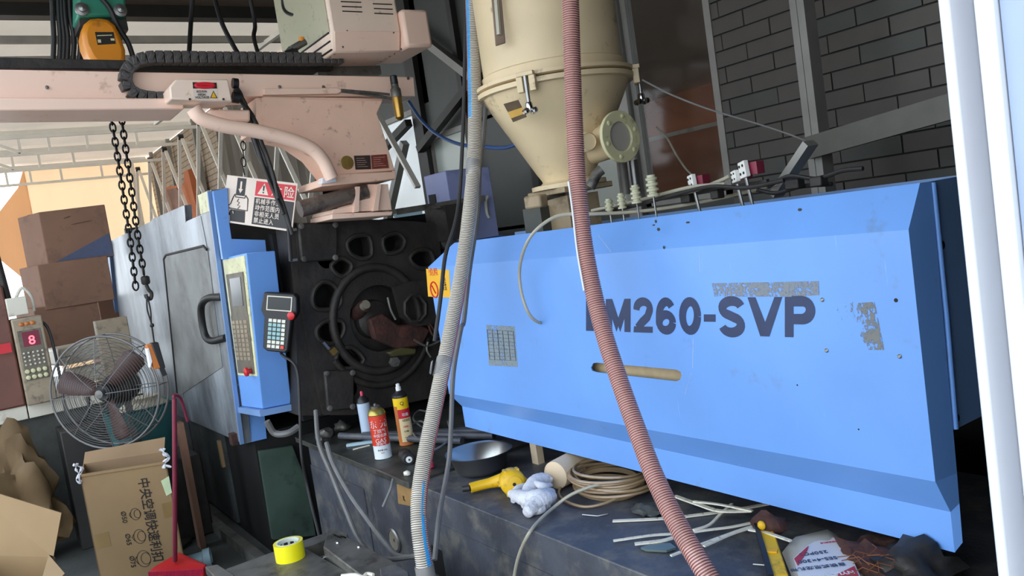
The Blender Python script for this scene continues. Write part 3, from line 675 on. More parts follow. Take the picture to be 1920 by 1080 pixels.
MB().tube([hc + V((.004, math.cos(a) * .235, math.sin(a) * .26)) for a in [i * PI / 18 for i in range(36)]], .022, 10, closed=True).build('locating_rim', M['black iron'], pl)
MB().lathe([(.23, -.16), (.2, -.08), (.1, -.06), (.09, -.02), (.05, .0)], hc, (1, 0, 0), 32).build('locating_dish', M['black iron'], pl)
for a, b_ in (((148, 108), (348, 302)), ((280, 850), (432, 1052))):
    c_ = [pp(a[0], a[1]), pp(b_[0], a[1] - 6), pp(b_[0], b_[1] - 10), pp(a[0] + 18, b_[1])]
    cv = MB().prism([p + V((.001, 0, 0)) for p in c_], (.03, 0, 0)).build('platen_cover', M['black iron'], pl, bevel=.008)
    for p in c_:
        q = p + ((c_[0] + c_[2]) / 2 - p) * .14 + V((.031, 0, 0)); MB().lathe([(.014, 0), (.014, .006), (.007, .008)], q, (1, 0, 0), 12).build('bolt', M['dull steel'], cv)
q = pp(470, 545); MB().cyl(q + V((-.05, 0, -.02)), q + V((.06, 0, .02)), .035, .03, n=18).build('nozzle_body', M['rust'], pl); MB().cyl(q + V((.06, 0, .02)), q + V((.09, 0, .03)), .022, n=14).build('nozzle_tip', M['oil cup glass'], pl)
q = pp(560, 640)
MB().prism([pp(*p) + V((.02, 0, 0)) for p in ((490, 590), (560, 560), (640, 620), (740, 610), (800, 640), (760, 720), (640, 740), (520, 690))], (.05, 0, 0)).build('nozzle_shield', M['rust'], pl, bevel=.01)
oc = pp(705, 535); octa = [oc + V((.10, math.cos(a) * .062, math.sin(a) * .07)) for a in [i * PI / 4 + .2 for i in range(8)]]
MB().plate([pp(*p) + V((.10, 0, 0)) for p in ((600, 430), (690, 400), (830, 400), (850, 610), (700, 625), (640, 580))], [octa], (-.03, 0, 0)).build('carriage_plate', M['black iron'], pl, bevel=.004)
MB().tube([p + V((.004, 0, 0)) for p in octa], .01, 6, closed=True).build('carriage_rim', M['black iron'], pl)
MB().prism([pp(*p) + V((.05, 0, 0)) for p in ((575, 755), (640, 730), (720, 735), (715, 765), (600, 775))], (.04, 0, 0)).build('oily_block', mat('oily', '#4d4a2c', .4, var=.3), pl, bevel=.008)
MB().tube([hc + V((.006, math.cos(a) * .29, math.sin(a) * .33)) for a in [PI * 1.15 + i * PI * .7 / 20 for i in range(21)]], .018, 10).build('lower_casting', M['black iron'], pl)
MB().cyl(pp(605, 800) + V((.08, 0, 0)), pp(605, 800) + V((.11, 0, 0)), .025, n=6).build('bolt', M['dull steel'], pl)
for a, b_ in (((105, 145), (135, 138)), ((105, 295), (140, 290)), ((270, 705), (300, 740))):
    MB().bar(pp(*a) + V((.04, 0, 0)), pp(*b_) + V((.04, 0, 0)), .012).build('fitting', M['steel'], pl)
q = pp(318, 750) + V((.05, 0, 0)); MB().box(q, (.02, .03, .03), rot('X', 30)).build('brass_tag', M['gold'], pl)
for k, pts in enumerate((((770, 610), (800, 650), (850, 665)), ((765, 620), (790, 670), (850, 672)), ((690, 690), (760, 720), (850, 680)), ((760, 700), (755, 740), (775, 775)), ((560, 480), (575, 540), (600, 590)))):
    MB().tube(spline([pp(*p) + V((.12, 0, 0)) for p in pts], 6), .006, 6).build('wire', M['rust' if k < 2 else 'dull steel'], pl)
MB().prism([pp(*p) + V((-.02, 0, 0)) for p in ((100, 100), (160, 100), (185, 560), (285, 1080), (170, 1080), (150, 480))], (-.15, 0, 0)).build('platen_side', M['black iron'], mc)
MB().bx(-3.9, -3.68, .5, .62, 1.5, 1.68).build('rear_carriage', M['black iron'], mc)
# low clutter under the platen: hydraulic lines
for k in range(4): MB().cyl((-3.75 + .12 * k, -.22 + .07 * k, .66), (-3.05 + .1 * k, .05 + .1 * k, .66 + .01 * k), .016, n=10).build('hydraulic_pipe', M['bed paint'], mc)
MB().tube(spline([cp(500, 790, -3.85), cp(515, 812, -3.85), cp(540, 812, -3.8), cp(560, 800, -3.8)], 8), .016, 8).build('hydraulic_hose', M['grey rubber'], mc)
# hopper throat block
MB().bx(-2.42, -2.29, .2, .34, 1.38, 1.61).build('throat_block', M['tan block'], mc)
q = Py(1012, 388, .2)
MB().bx(q.x - .055, q.x + .055, .16, .26, 1.38, q.z).build('throat_guard', M['grey sheet'], mc)

# ================================================================== hopper dryer
HA = V((-2.36, .27, 0)); fl = 2.005
hd = thing('hopper_dryer', 'cream round hopper dryer with cone outlet standing on the blue machine', 'hopper dryer', (HA.x, HA.y, 1.6))
MB().lathe([(.253, fl + .02), (.256, fl + .05), (.250, fl + .055), (.247, fl + .5), (.247, fl + .85), (.2, fl + .95), (.06, fl + 1.0)], HA, n=48).build('drum', M['hopper paint'], hd, label='scuffed cream drum')
MB().lathe([(.275, fl + .003), (.282, fl + .006), (.282, fl + .018), (.256, fl + .02)], HA, n=48).build('drum_flange', M['hopper paint'], hd)
MB().lathe([(.262, fl - .022), (.282, fl - .020), (.282, fl - .004), (.262, fl - .002)], HA, n=48).build('cone_flange', M['hopper paint'], hd)
MB().lathe([(.09, 1.66), (.095, 1.675), (.11, 1.70), (.235, fl - .075), (.262, fl - .022)], HA, n=48).build('cone', M['hopper paint'], hd, label='stained cream cone')
MB().lathe([(.135, 1.640), (.135, 1.655), (.10, 1.66), (.09, 1.67)], HA, n=32).build('outlet_flange', M['hopper paint'], hd)
MB().bx(HA.x - .11, HA.x + .11, HA.y - .11, HA.y + .11, 1.62, 1.64).build('outlet_plate', M['tan block'], hd, bevel=.003)
p = Pd(1005, 378, 2.85); MB().box(p, (.07, .05, .045), rot('Z', 20)).build('slide_gate_grip', M['tan block'], hd, bevel=.008)
MB().bar(p, HA + V((0, 0, 1.622)), .03, .012).build('slide_gate', M['steel'], hd)
RT = V((R[0][0], R[1][0], 0)).normalized(); TO = V((-VIEWDIR.x, -VIEWDIR.y, 0)).normalized()
def hz(a, r, zz): d = TO * math.cos(math.radians(a)) + RT * math.sin(math.radians(a)); return HA + d * r + V((0, 0, zz)), d
for a, zk in ((-23, 0), (80, .01)):
    p, d = hz(a, .275, fl - .01 + zk * .2); u = d.cross(V((0, 0, 1)))
    cl = MB().box(p + d * .012 - u * .022 + V((0, 0, -.012)), (.022, .022, .05), rot('Z', math.degrees(math.atan2(d.y, d.x)))).box(p + d * .012 + u * .022 + V((0, 0, -.012)), (.022, .022, .05), rot('Z', math.degrees(math.atan2(d.y, d.x)))).box(p + d * .01 + V((0, 0, .02)), (.035, .06, .014), rot('Z', math.degrees(math.atan2(d.y, d.x)))).build('clamp', M['hopper paint'], hd, bevel=.002)
    MB().cyl(p + d * .02 + V((0, 0, .025)), p + d * .02 + V((0, 0, -.075)), .007, n=10).build('clamp_screw', M['steel'], cl)
    kb_ = MB().lathe([(.012, -.105), (.014, -.1), (.012, -.078), (.010, -.072)], p + d * .02, n=14)
    for i in range(4): b = i * PI / 2 + .4; kb_.ball(p + d * .02 + V((math.cos(b) * .02, math.sin(b) * .02, -.1)), .011, 8)
    kb_.build('clamp_knob', M['chrome'], cl)
# sight flange on the cone
p, d = hz(50, .15, 1.83); c0 = Pd(1160, 257, 2.80); d = (TO * .80 + RT * .58).normalized()
sf = MB().cyl(c0 - d * .14 - V((0, 0, .01)), c0, .062, n=28).build('sight_neck', M['hopper paint'], hd)
ring = MB(); ring.lathe([(.05, .0), (.088, .0), (.088, .014), (.05, .014), (.05, 0)], c0, d, 36, caps=False)
rg = ring.build('sight_ring', M['cream rim'], hd, bevel=.002)
MB().cyl(c0 + d * .004, c0 + d * .006, .051, n=30).build('sight_glass', M['sight glass'], hd)
u_, w_ = frame(d)
for i in range(6):
    b = i * PI / 3 + .3; q = c0 + (u_ * math.cos(b) + w_ * math.sin(b)) * .069 + d * .014; MB().lathe([(.008, 0), (.008, .004), (.004, .006)], q, d, 6).build('bolt', M['cream rim'], rg)
c1 = Pd(1101, 266, 2.76); d1 = (TO * .93 + RT * .3).normalized()
MB().lathe([(.034, -.06), (.034, .004), (.028, .010), (.028, .006), (.0, .006)], c1, d1, 24, caps=False).build('inspection_port', M['hopper paint'], hd)
for pxs, nm, mm in ((((944, 195), (972, 187), (988, 219), (962, 229)), 'rating_plate', 'print black'),):
    pts = []
    for px, py in pxs:
        p = Pd(px, py, 2.70); pts.append(p)
    rp_ = MB().prism(pts, TO * -.004).build(nm, mat('plate dark gold', '#5a4526', .5, var=.3, scale=40), hd, flat=True)
    MB().prism([pts[0].lerp(pts[3], .45) + TO * .001, pts[1].lerp(pts[2], .45) + TO * .001, pts[1].lerp(pts[2], .8) + TO * .001, pts[0].lerp(pts[3], .8) + TO * .001], TO * -.001).build('plate_band', M['gold'], rp_, flat=True)
gc = [Pd(px, py, 2.71) for px, py in ((918, -40), (937, -40), (948, 80), (929, 86))]
sg = MB().prism(gc, TO * -.012).build('level_gauge', mat('gauge brown', '#7d6755', .5, var=.2, scale=20), hd, bevel=.003)
MB().bar((gc[0] + gc[1]) / 2 + TO * .004, (gc[2] + gc[3]) / 2 + TO * .004 + V((0, 0, .03)), .012).build('gauge_tube', M['clear tube'], sg)
for px, py, s in ((1006, 10, 1), (1014, 20, .8), (1017, 28, .6), (1008, 40, .7), (1045, 40, 1.4), (1030, 50, .8)):
    p = Pd(px, py, 2.715); MB().ball(p, (.009 * s, .003, .006 * s), 8, rot('Z', 56)).build('paint_chip', M['print black'], hd)
MB().lathe([(.05, 1.38), (.05, 1.62)], HA, n=20).build('down_pipe', M['dull steel'], hd)
for k, (px, yy) in enumerate(((1165, .5), (1186, .55))):
    MB().cyl(Py(px, 300, yy), Py(px + 8, 365, yy), .02, n=12).build('air_pipe', M['steel' if k else 'frame grey'], hd)
MB().tube(spline([Pd(1128, 318, 2.75), Pd(1120, 325, 2.75), Pd(1112, 340, 2.75), Pd(1106, 352, 2.75)], 5), .018, 10).build('air_hose', M['dull steel'], hd)

# ================================================================== picking robot
rb = thing('picking_robot', 'pinkish beam robot bolted to the top of the machine with drag chain and pedestal', 'robot', (-3.7, .08, 1.66))
RX = -3.7
def rp3(px, py, x=RX): return Px(px, py, x)
def rprism(pts, x0, x1, name, m, par=None, bevel=.004, label=None, ref=None):
    q = [Px(px, py, x1) for px, py in pts]; return MB().prism(q, (x0 - x1, 0, 0)).build(name, M[m], par or rb, bevel=bevel, label=label)
rprism([(622, 411), (735, 404), (737, 396), (622, 401)], -3.86, -3.58, 'base_plate', 'pink paint')
rprism([(622, 401), (670, 398), (664, 384), (624, 393)], -3.86, -3.60, 'pedestal_foot', 'pink paint')
rprism([(666, 397), (735, 394), (728, 345), (690, 345), (688, 370), (666, 380)], -3.82, -3.60, 'pedestal', 'pink paint', bevel=.003)
for a in ((664, 398, 668, 350), (700, 396, 708, 345)):
    MB().prism([Px(a[0], a[1], -3.58), Px(a[0] + 9, a[1] - 1, -3.58), Px(a[2] + 7, a[3], -3.58), Px(a[2], a[3], -3.58)], (-.18, 0, 0)).build('pedestal_rib', M['pink paint'], rb)
rprism([(602, 350), (742, 336), (742, 321), (628, 327), (602, 336)], -3.86, -3.56, 'mount_plate', 'pink soiled')
rprism([(630, 328), (741, 320), (722, 258), (707, 213), (718, 188), (480, 183), (480, 246), (560, 262), (600, 290)], -3.82, -3.58, 'riser', 'pink soiled', label='pinkish riser with oil stains')
rprism([(603, 345), (632, 342), (630, 330), (604, 333)], -3.6, -3.55, 'riser_foot', 'white paint')
# beam
BT = [(-60, 129), (776, 144), (779, 181), (480, 181), (340, 186), (-60, 184)]
rprism(BT, -3.80, -3.62, 'beam', 'pink paint')
rprism([(-60, 183), (345, 184), (345, 205), (-60, 207)], -3.80, -3.54, 'beam_tray', 'pink paint', bevel=.006)
rprism([(-60, 106), (625, 121), (625, 131), (-60, 129)], -3.80, -3.68, 'guide_rail', 'black iron')
rprism([(-60, 127), (240, 131), (240, 136), (-60, 133)], -3.7, -3.625, 'gear_rack', 'rust')
rprism([(495, 166), (632, 164), (641, 168), (641, 173), (632, 176), (494, 178)], -3.64, -3.60, 'rail_cover', 'pink paint')
rprism([(492, 181), (718, 184), (718, 190), (492, 188)], -3.7, -3.59, 'beam_lip', 'pink soiled')
for px, py in ((524, 163), (606, 163), (88, 164), (765, 147)): q = Px(px, py, -3.615); MB().lathe([(.007, 0), (.007, .004), (.003, .006)], q, (1, 0, 0), 10).build('bolt', M['dull steel'], rb)
# elbow duct
MB().tube(spline([Px(*p, -3.5) for p in ((362, 203), (378, 222), (420, 236), (480, 246), (535, 259), (580, 276), (605, 300), (622, 335))], 8), .030, 16).build('elbow_duct', M['pink paint'], rb)
MB().prism([Px(*p, -3.55) for p in ((392, 205), (470, 205), (470, 228), (430, 226), (400, 214))], (-.1, 0, 0)).build('duct_cowl', M['pink paint'], rb, bevel=.01)
# carriage box: vented front, chamfered panel, underside, grey side
CXF = -3.42
def cb(px, py, x=CXF): return Px(px, py, x)
f0, f1 = cb(622, 57), cb(752, 60); c0_, c1_ = cb(640, 95, CXF + .0), cb(753, 96, CXF + .0)
y0, y1 = f0.y, f1.y; zt_ = cb(640, -90).z; zc = f0.z; zb_ = c0_.z
bxm = MB(); D = .62
prof = [(CXF, zt_), (CXF, zc), (CXF - .03, zb_), (CXF - D, zb_), (CXF - D, zt_)]
bxm.prism([(x, y0, z) for x, z in prof], (0, y1 - y0, 0))
cbx = bxm.build('carriage_box', M['beige box'], rb, bevel=.012, label='beige vented carriage cover')
MB().prism([(CXF - .02, y0 - .004, zt_), (CXF - .02, y0 - .004, zc), (CXF - D, y0 - .004, zc), (CXF - D, y0 - .004, zt_)], (0, .003, 0)).build('side_panel', M['grey green box'], cbx)
for k in (0, 1, 2): zz_ = zc + (zb_ - zc) * (.02 + .42 * k); MB().bar((CXF - .03, y0 - .002, zz_), (CXF - D, y0 - .002, zz_), .006).build('side_slot', M['deep black'], cbx)
MB().prism([(CXF + .003, y0 + .012, zc - .003), (CXF + .003, y1 - .008, zc - .003), (CXF - .027, y1 - .008, zb_ + .004), (CXF - .027, y0 + .012, zb_ + .004)], (-.006, 0, 0)).build('lower_panel', M['pink paint'], cbx, bevel=.002)
for px0, px1, py in ((639, 677, 3), (641, 678, 12), (642, 679, 21), (699, 735, 7), (701, 736, 16), (702, 737, 25)):
    a, b_ = cb(px0, py, CXF + .001), cb(px1, py + 1.5, CXF + .001); MB().bar(a, b_, .004).build('vent_slot', M['deep black'], cbx)
for px, py in ((651, 58), (738, 61), (643, 88), (752, 92)): q = cb(px, py, CXF + .0); MB().ball(q, (.003, .005, .005), 8).build('screw', M['dull steel'], cbx)
for k in range(4):
    q = V((CXF - .06 - k * .05, y1 - .02, zb_ - .002)); MB().ball(q, (.006, .006, .003), 8).build('screw', M['chrome'], cbx)
    q = V((CXF - .06 - k * .05, y0 + .02, zb_ - .002)); MB().ball(q, (.006, .006, .003), 8).build('screw', M['chrome'], cbx)
a, b_ = cb(752, 18, CXF + .03), cb(813, 88, CXF + .03)
MB().bx(CXF - .30, CXF + .03, a.y, b_.y, b_.z, a.z + .005).build('motor_cover', M['pink paint'], cbx, bevel=.016)
MB().bx(CXF - .5, -3.72, y0 + .03, y1 + .02, cb(640, 118, -3.6).z - .03, zb_).build('carriage_slide', M['dull steel'], rb)
# pneumatic fittings at the left of the carriage
for p0, p1, r_, mm in (((548, 92), (572, 78), .018, 'dull steel'), ((535, 104), (556, 96), .022, 'black plastic'), ((565, 70), (566, 80), .015, 'orange paint'), ((568, 108), (578, 108), .018, 'tile white'), ((530, 108), (545, 90), .012, 'dull steel')):
    MB().cyl(Px(*p0, -3.6), Px(*p1, -3.6), r_ * .9, n=12).build('air_fitting', M[mm], rb)
# drag chain of separate links
dc = resample(spline([Px(*p, -3.6) for p in ((640, 113), (560, 113), (480, 112), (400, 112), (320, 111), (275, 112), (248, 122), (236, 142), (238, 162), (252, 176), (282, 183), (330, 184))], 14), .034)
for i in range(len(dc) - 1):
    a, b_ = dc[i], dc[i + 1]; d = (b_ - a).normalized(); up = V((1, 0, 0)).cross(d).normalized()
    mx = Matrix((d, V((1, 0, 0)), up)).transposed()
    lk = MB().box((a + b_) / 2 - up * .004, (.031, .066, .048), mx); lk.box((a + b_) / 2 + V((.034, 0, 0)) - up * .006 - d * .004, (.018, .006, .030), mx @ rot('Y', 30))
    lk.build('drag_link', M['drag chain'], rb, bevel=.003)
# high voltage box
a, b_ = Px(318, 148, -3.44), Px(437, 192, -3.44)
hv = MB().prism([Px(*p, -3.44) for p in ((330, 148), (428, 148), (436, 191), (320, 186), (318, 163))], (-.16, 0, 0)).build('voltage_box', M['beige box'], rb, bevel=.006)
lb = MB().prism([Px(*p, -3.4385) for p in ((361, 154), (406, 155), (409, 185), (363, 186))], (-.001, 0, 0)).build('voltage_label', M['sign white'], hv, flat=True)
MB().prism([Px(*p, -3.438) for p in ((361, 154), (406, 155), (407, 166), (362, 166))], (-.001, 0, 0)).build('label_band', M['print black'], lb, flat=True)
MB().tube([Px(384 + 17 * math.cos(t_), 160.2 + 3 * math.sin(t_), -3.437) for t_ in [i * PI / 10 for i in range(20)]], .0075, 8, closed=True).build('label_oval', M['sign red'], lb)
MB().prism([Px(*p, -3.437) for p in ((367, 157), (401, 157.5), (401, 163.5), (367, 163))], (-.001, 0, 0)).build('label_oval', M['sign red'], lb)
YD = V((0, 1, 0)); ZD = V((0, 0, 1)); slope = (Px(406, 185, -3.44) - Px(363, 186, -3.44)).normalized()
def lt(s_, px, py, size, m, par, x=-3.436, **k): return text(s_, size, Px(px, py, x), slope, V((0, -slope.z, slope.y)), M[m], par, **k)
lt('危 险', 373, 163, .014, 'sign white', lb); lt('高压危险', 368, 173.5, .0105, 'print black', lb)
lt('HIGH', 371, 179.5, .0125, 'print black', lb, bold=.02); lt('VOLTAGE', 366, 185, .0125, 'print black', lb, bold=.02)
MB().prism([Px(*p, -3.437) for p in ((400, 170), (408, 184), (394, 184))], (-.001, 0, 0)).build('label_triangle', M['print black'], lb, flat=True)
MB().prism([Px(*p, -3.4365) for p in ((400, 172.5), (406, 183), (396, 183))], (-.001, 0, 0)).build('label_triangle', M['yellow sticker'], lb, flat=True)
for px, py in ((356, 186), (419, 186)): MB().cyl(Px(px, py, -3.439), Px(px, py, -3.435), .005, n=8).build('screw', M['print black'], hv)
MB().cyl(Px(436, 156, -3.5), Px(446, 157, -3.5), .022, n=12).build('cable_gland', M['black plastic'], hv); MB().cyl(Px(436, 182, -3.5), Px(448, 184, -3.5), .024, n=12).build('cable_gland', M['black plastic'], hv)
# regulator
q = Px(742, 172, -3.52)
rg_ = MB().lathe([(.02, -.04), (.025, -.036), (.025, .0), (.018, .01), (.018, .024)], q + V((0, 0, .01)), n=20).build('regulator', M['dull steel'], rb)
MB().lathe([(.016, .024), (.018, .028), (.017, .062), (.013, .066)], q + V((0, 0, .01)), n=18).build('regulator_knob', M['black plastic'], rg_)
MB().lathe([(.006, -.145), (.011, -.14), (.021, -.13), (.023, -.04), (.025, -.034)], q + V((0, 0, .01)), n=20).build('regulator_bowl', M['gold'], rg_)
MB().tube(spline([Px(*p, -3.55) for p in ((640, 171), (680, 176), (715, 181), (738, 186))], 6), .007, 8).build('air_line', M['dull steel'], rb); MB().tube(spline([Px(*p, -3.54) for p in ((640, 169), (690, 173), (730, 177))], 6), .006, 8).build('air_line', M['dull steel'], rb)
# plates on the riser
MB().lathe([(.032, 0), (.030, .003), (.0, .004)], Px(651, 305, -3.579), (1, 0, 0), 24, caps=False).build('maker_badge', M['brass'], rb)
for pts, mm in ((((664, 292), (694, 291), (696, 317), (667, 318)), 'print black'), (((696, 291), (725, 289), (729, 315), (698, 317)), 'sign red')):
    pl_ = MB().prism([Px(*p, -3.576) for p in pts], (-.003, 0, 0)).build('notice_plate', mat('plate ' + mm, '#3a2c28' if mm == 'print black' else '#7d3a30', .5, var=.25, scale=60), rb, flat=True)
    for i in range(5):
        f = .2 + i * .15; A_, B_ = V(pts[0] + (0,)).lerp(V(pts[3] + (0,)), f), V(pts[1] + (0,)).lerp(V(pts[2] + (0,)), f)
        A2, B2 = A_.lerp(B_, .12), A_.lerp(B_, .55 + .3 * random.random()); MB().bar(Px(A2.x, A2.y, -3.5755), Px(B2.x, B2.y, -3.5755), .005, .001).build('plate_line', M['pink soiled'], pl_)

pipe = MB(); a, b_ = Px(562, 392, -3.62), Px(686, 360, -3.62)
pipe.lathe([(.0, .0), (.038, 0), (.038, (b_ - a).length), (.030, (b_ - a).length), (.030, (b_ - a).length - .02), (0, (b_ - a).length - .02)], a, b_ - a, 28, caps=False)
tag(pipe.build('steel_pipe', M['pipe brown']), 'dark steel pipe lying above the platen in front of the robot pedestal', 'pipe')
MB().bar(Px(740, 398, -3.75), Px(905, 372, -3.75), .05, .03).build('top_rail', M['dull steel'], mc)
MB().bar(Px(740, 405, -3.74), Px(790, 398, -3.74), .02, .02).build('top_strip', M['pipe cup'], mc)

# lavender cabinet behind the machine
lc = thing('electrical_cabinet', 'lavender blue sheet metal cabinet standing behind the machine under the dark column', 'cabinet', (-3.5, .75, 0))
B_ = Py(835, 320, .62); A_ = Py(795, 337, .62); C_ = Px(918, 322, B_.x)
MB().bx(A_.x, B_.x, .62, C_.y, 0, B_.z).build('cabinet_body', M['lavender paint'], lc, bevel=.004)
MB().prism([Py(*p, .615) for p in ((803, 366), (815, 364), (818, 383), (806, 386))], (0, .05, 0)).build('cabinet_vent', M['deep black'], lc)
MB().tube(spline([Px(*p, B_.x + .02) for p in ((915, 368), (911, 380), (913, 400), (917, 408))], 6), .008, 8).build('cabinet_handle', M['tile white'], lc)

# ================================================================== chain hoist
hx = V((-4.29, -.84, 2.68))
ho = thing('chain_hoist', 'green and orange electric chain hoist hanging over the clamp door', 'hoist', tuple(Px(190, 60, -4.29)))
def hp_(px, py, x=-4.22): return Px(px, py, x)
MB().prism([hp_(*p) for p in ((146, -40), (234, -40), (237, 32), (146, 30))], (-.22, 0, 0)).build('hoist_body', M['green paint'], ho, bevel=.012)
MB().prism([hp_(*p, -4.26) for p in ((148, 28), (236, 30), (241, 56), (150, 48))], (-.2, 0, 0)).build('hoist_frame', M['dark steel'], ho)
cvp = [(154, 62), (158, 44), (170, 34), (186, 32), (203, 35), (217, 46), (226, 65), (236, 92), (236, 112), (230, 122), (184, 124), (168, 106), (157, 82)]
MB().prism([hp_(*p, -4.14) for p in cvp], (-.16, 0, 0)).build('hoist_cover', M['orange paint'], ho, bevel=.02)
lp = MB().prism([hp_(*p, -4.138) for p in ((178, 60), (213, 60), (217, 82), (183, 84))], (-.002, 0, 0)).build('rating_plate', M['print black'], ho, flat=True)
for pts in (((183, 74), (189, 74), (190, 80), (184, 80)), ((207, 72), (214, 72), (215, 76), (208, 76)), ((182, 66), (210, 65), (210, 66.5), (182, 67.5))): MB().prism([hp_(*p, -4.136) for p in pts], (-.001, 0, 0)).build('plate_print', M['panel cream'], lp, flat=True)
for px, py in ((153, 18), (225, 20)): MB().lathe([(.03, 0), (.03, .01), (.016, .012), (.016, .03), (.0, .034)], hp_(px, py, -4.22), (1, 0, 0), 16, caps=False).build('bolt', M['steel'], ho)
MB().tube(spline([hp_(*p, -4.2) for p in ((188, -5), (205, 15), (222, 50), (240, 80), (250, 108))], 6), .012, 8).build('hoist_cable', M['black rubber'], ho)
for k, x0 in enumerate((97, 107, 112, 117, 126, 136, 143)):
    MB().tube(spline([hp_(x0 + k * .8, -20, -4.5), hp_(x0 + 2 + k, 30, -4.5), hp_(x0 + 4 + 2.2 * k, 75, -4.5), hp_(x0 + 2 + 2 * k, 125, -4.5)], 6), .012, 8).build('hoist_cable', M['black rubber'], ho)
MB().bx(-4.45, -4.15, -1.1, -.5, 3.05, 3.15).build('trolley', M['green paint'], ho)
MB().bx(-4.36, -4.24, -3, 1.2, 3.2, 3.4).build('trim_22', M['dark steel'], kind='structure')
# load chains: every link
def link(c, d, s, L, r, par, flip):
    d = d.normalized(); u = d.cross(V((.3, 1, .1))).normalized(); w = d.cross(u)
    if flip: u, w = w, u
    pts = []
    for i in range(12):
        t_ = 2 * PI * i / 12; pts.append(c + d * (math.cos(t_) * L + (0 if abs(math.cos(t_)) < .2 else .0)) + u * math.sin(t_) * s)
    return MB().tube(pts, r, 6, closed=True).build('chain_link', M['chain iron'], par)
for pxs, nm in (([(205, 205, 0), (215, 260, 0), (232, 370, 0), (244, 450, 0), (255, 543, 0)], 0), ([(226, 205, 0), (233, 260, 0), (247, 360, 0), (258, 440, 0), (270, 515, 0)], 1)):
    pth = resample(spline([Px(a_, b2, -4.25) for a_, b2, _ in pxs], 12), .034)
    for i in range(len(pth) - 1): link((pth[i] + pth[i + 1]) / 2, pth[i + 1] - pth[i], .0125, .0225, .0045, ho, i % 2 == (0 if nm == 0 else 1))
pth = [Px(205, 205, -4.25), Px(196, 125, -4.25)]; MB().tube(pth, .008, 6).build('chain_upper_run', M['chain iron'], ho); MB().tube([Px(226, 205, -4.25), Px(222, 125, -4.25)], .008, 6).build('chain_upper_run', M['chain iron'], ho)
hk = Px(272, 522, -4.25)
MB().lathe([(.014, .0), (.02, .008), (.02, .036), (.012, .042)], hk - V((0, 0, .03)), n=14).build('chain_stop', M['black iron'], ho)
MB().tube(spline([hk + V((0, 0, -.03)), hk + V((0, .006, -.055)), hk + V((0, .016, -.075)), hk + V((0, .008, -.1)), hk + V((0, -.008, -.09)), hk + V((0, -.01, -.075))], 6), .009, 8).build('hook', M['black iron'], ho)
pdn = thing('hoist_pendant', 'small orange and black pendant switch hung on a loop of wire before the door', 'switch', tuple(Px(292, 668, -4.22)))
for s in (-1, 1): MB().tube(spline([Px(275, 552, -4.24), Px(279 + 3 * s, 580, -4.23), Px(284, 608, -4.22), Px(289, 642, -4.22)], 6), .004, 6).build('wire_loop', M['black rubber'], pdn)
MB().ball(Px(285, 610, -4.22), .011, 8).build('wire_knot', M['black rubber'], pdn)
MB().prism([Px(*p, -4.2) for p in ((274, 648), (288, 643), (304, 690), (290, 693))], (-.05, 0, 0)).build('pendant_body', M['can orange'], pdn, bevel=.005)
MB().prism([Px(*p, -4.195) for p in ((283, 644), (297, 641), (311, 690), (302, 693))], (-.06, 0, 0)).build('pendant_grip', M['black plastic'], pdn, bevel=.005)
MB().prism([Px(*p, -4.197) for p in ((275, 655), (279, 652), (286, 678), (282, 690))], (-.05, 0, 0)).build('pendant_edge', M['cap white'], pdn, bevel=.002)
MB().bar(Px(303, 690, -4.2), Px(309, 704, -4.2), .02).build('pendant_strain_relief', M['black plastic'], pdn)

# ================================================================== danger sign
SA = Pd(426, 328, 3.98); SB = Pz(560, 344, SA.z - .055); SB = SA + (SB - SA).normalized() * (Pd(559, 344, 3.85) - SA).length
sr = (Pd(558, 344, 3.85) - SA); sgn_w = sr.length; sr.normalize(); su = (SA - Pd(428, 416, 3.98)); sgn_h = su.length; su = (su - sr * su.dot(sr)).normalized(); sn = sr.cross(su)
ds = thing('danger_sign', 'red white and black danger sign board hanging by a chain beside the robot', 'sign', tuple(SA - su * sgn_h))
O0 = SA - su * sgn_h
def sp2(u, v, d=0): return O0 + sr * u * sgn_w + su * v * sgn_h + sn * d
def spoly(pts, m, name, d=.001, par=None, th_=.0006): return MB().prism([sp2(*p, d) for p in pts], sn * -th_).build(name, M[m], par or ds, flat=True)
bdm = spoly([(0, 0), (1, 0), (1, 1), (0, 1)], 'sign white', 'sign_board', 0, None, .006)
spoly([(.43, .64), (.985, .64), (.985, .95), (.43, .95)], 'sign red', 'sign_heading', par=bdm)
spoly([(.43, .04), (.985, .04), (.985, .61), (.43, .61)], 'sign black', 'sign_text_field', par=bdm)
spoly([(.465, .68), (.62, .68), (.55, .92)], 'sign white', 'warning_triangle', .002, bdm); spoly([(.538, .76), (.556, .76), (.558, .87), (.536, .87)], 'sign black', 'exclamation_mark', .003, bdm); spoly([(.538, .71), (.556, .71), (.556, .74), (.538, .74)], 'sign black', 'exclamation_mark', .003, bdm)
spoly([(.16, .60), (.285, .60), (.285, .97), (.16, .97)], 'sign black', 'arrow_field', .0015, bdm); spoly([(.21, .90), (.235, .90), (.235, .74), (.255, .74), (.222, .65), (.19, .74), (.21, .74)], 'sign white', 'arrow', .0025, bdm)
helm = [(.02, .32), (.10, .40), (.13, .56), (.15, .62), (.16, .56), (.295, .56), (.30, .62), (.34, .55), (.35, .30), (.10, .31)]
MB().tube([sp2(*p, .002) for p in helm], .0022, 6, closed=True).build('helmet_outline', M['sign black'], bdm)
MB().tube([sp2(*p, .002) for p in ((.21, .53), (.19, .47), (.225, .45), (.20, .39), (.24, .38), (.21, .32))], .0016, 6).build('crack_outline', M['sign black'], bdm)
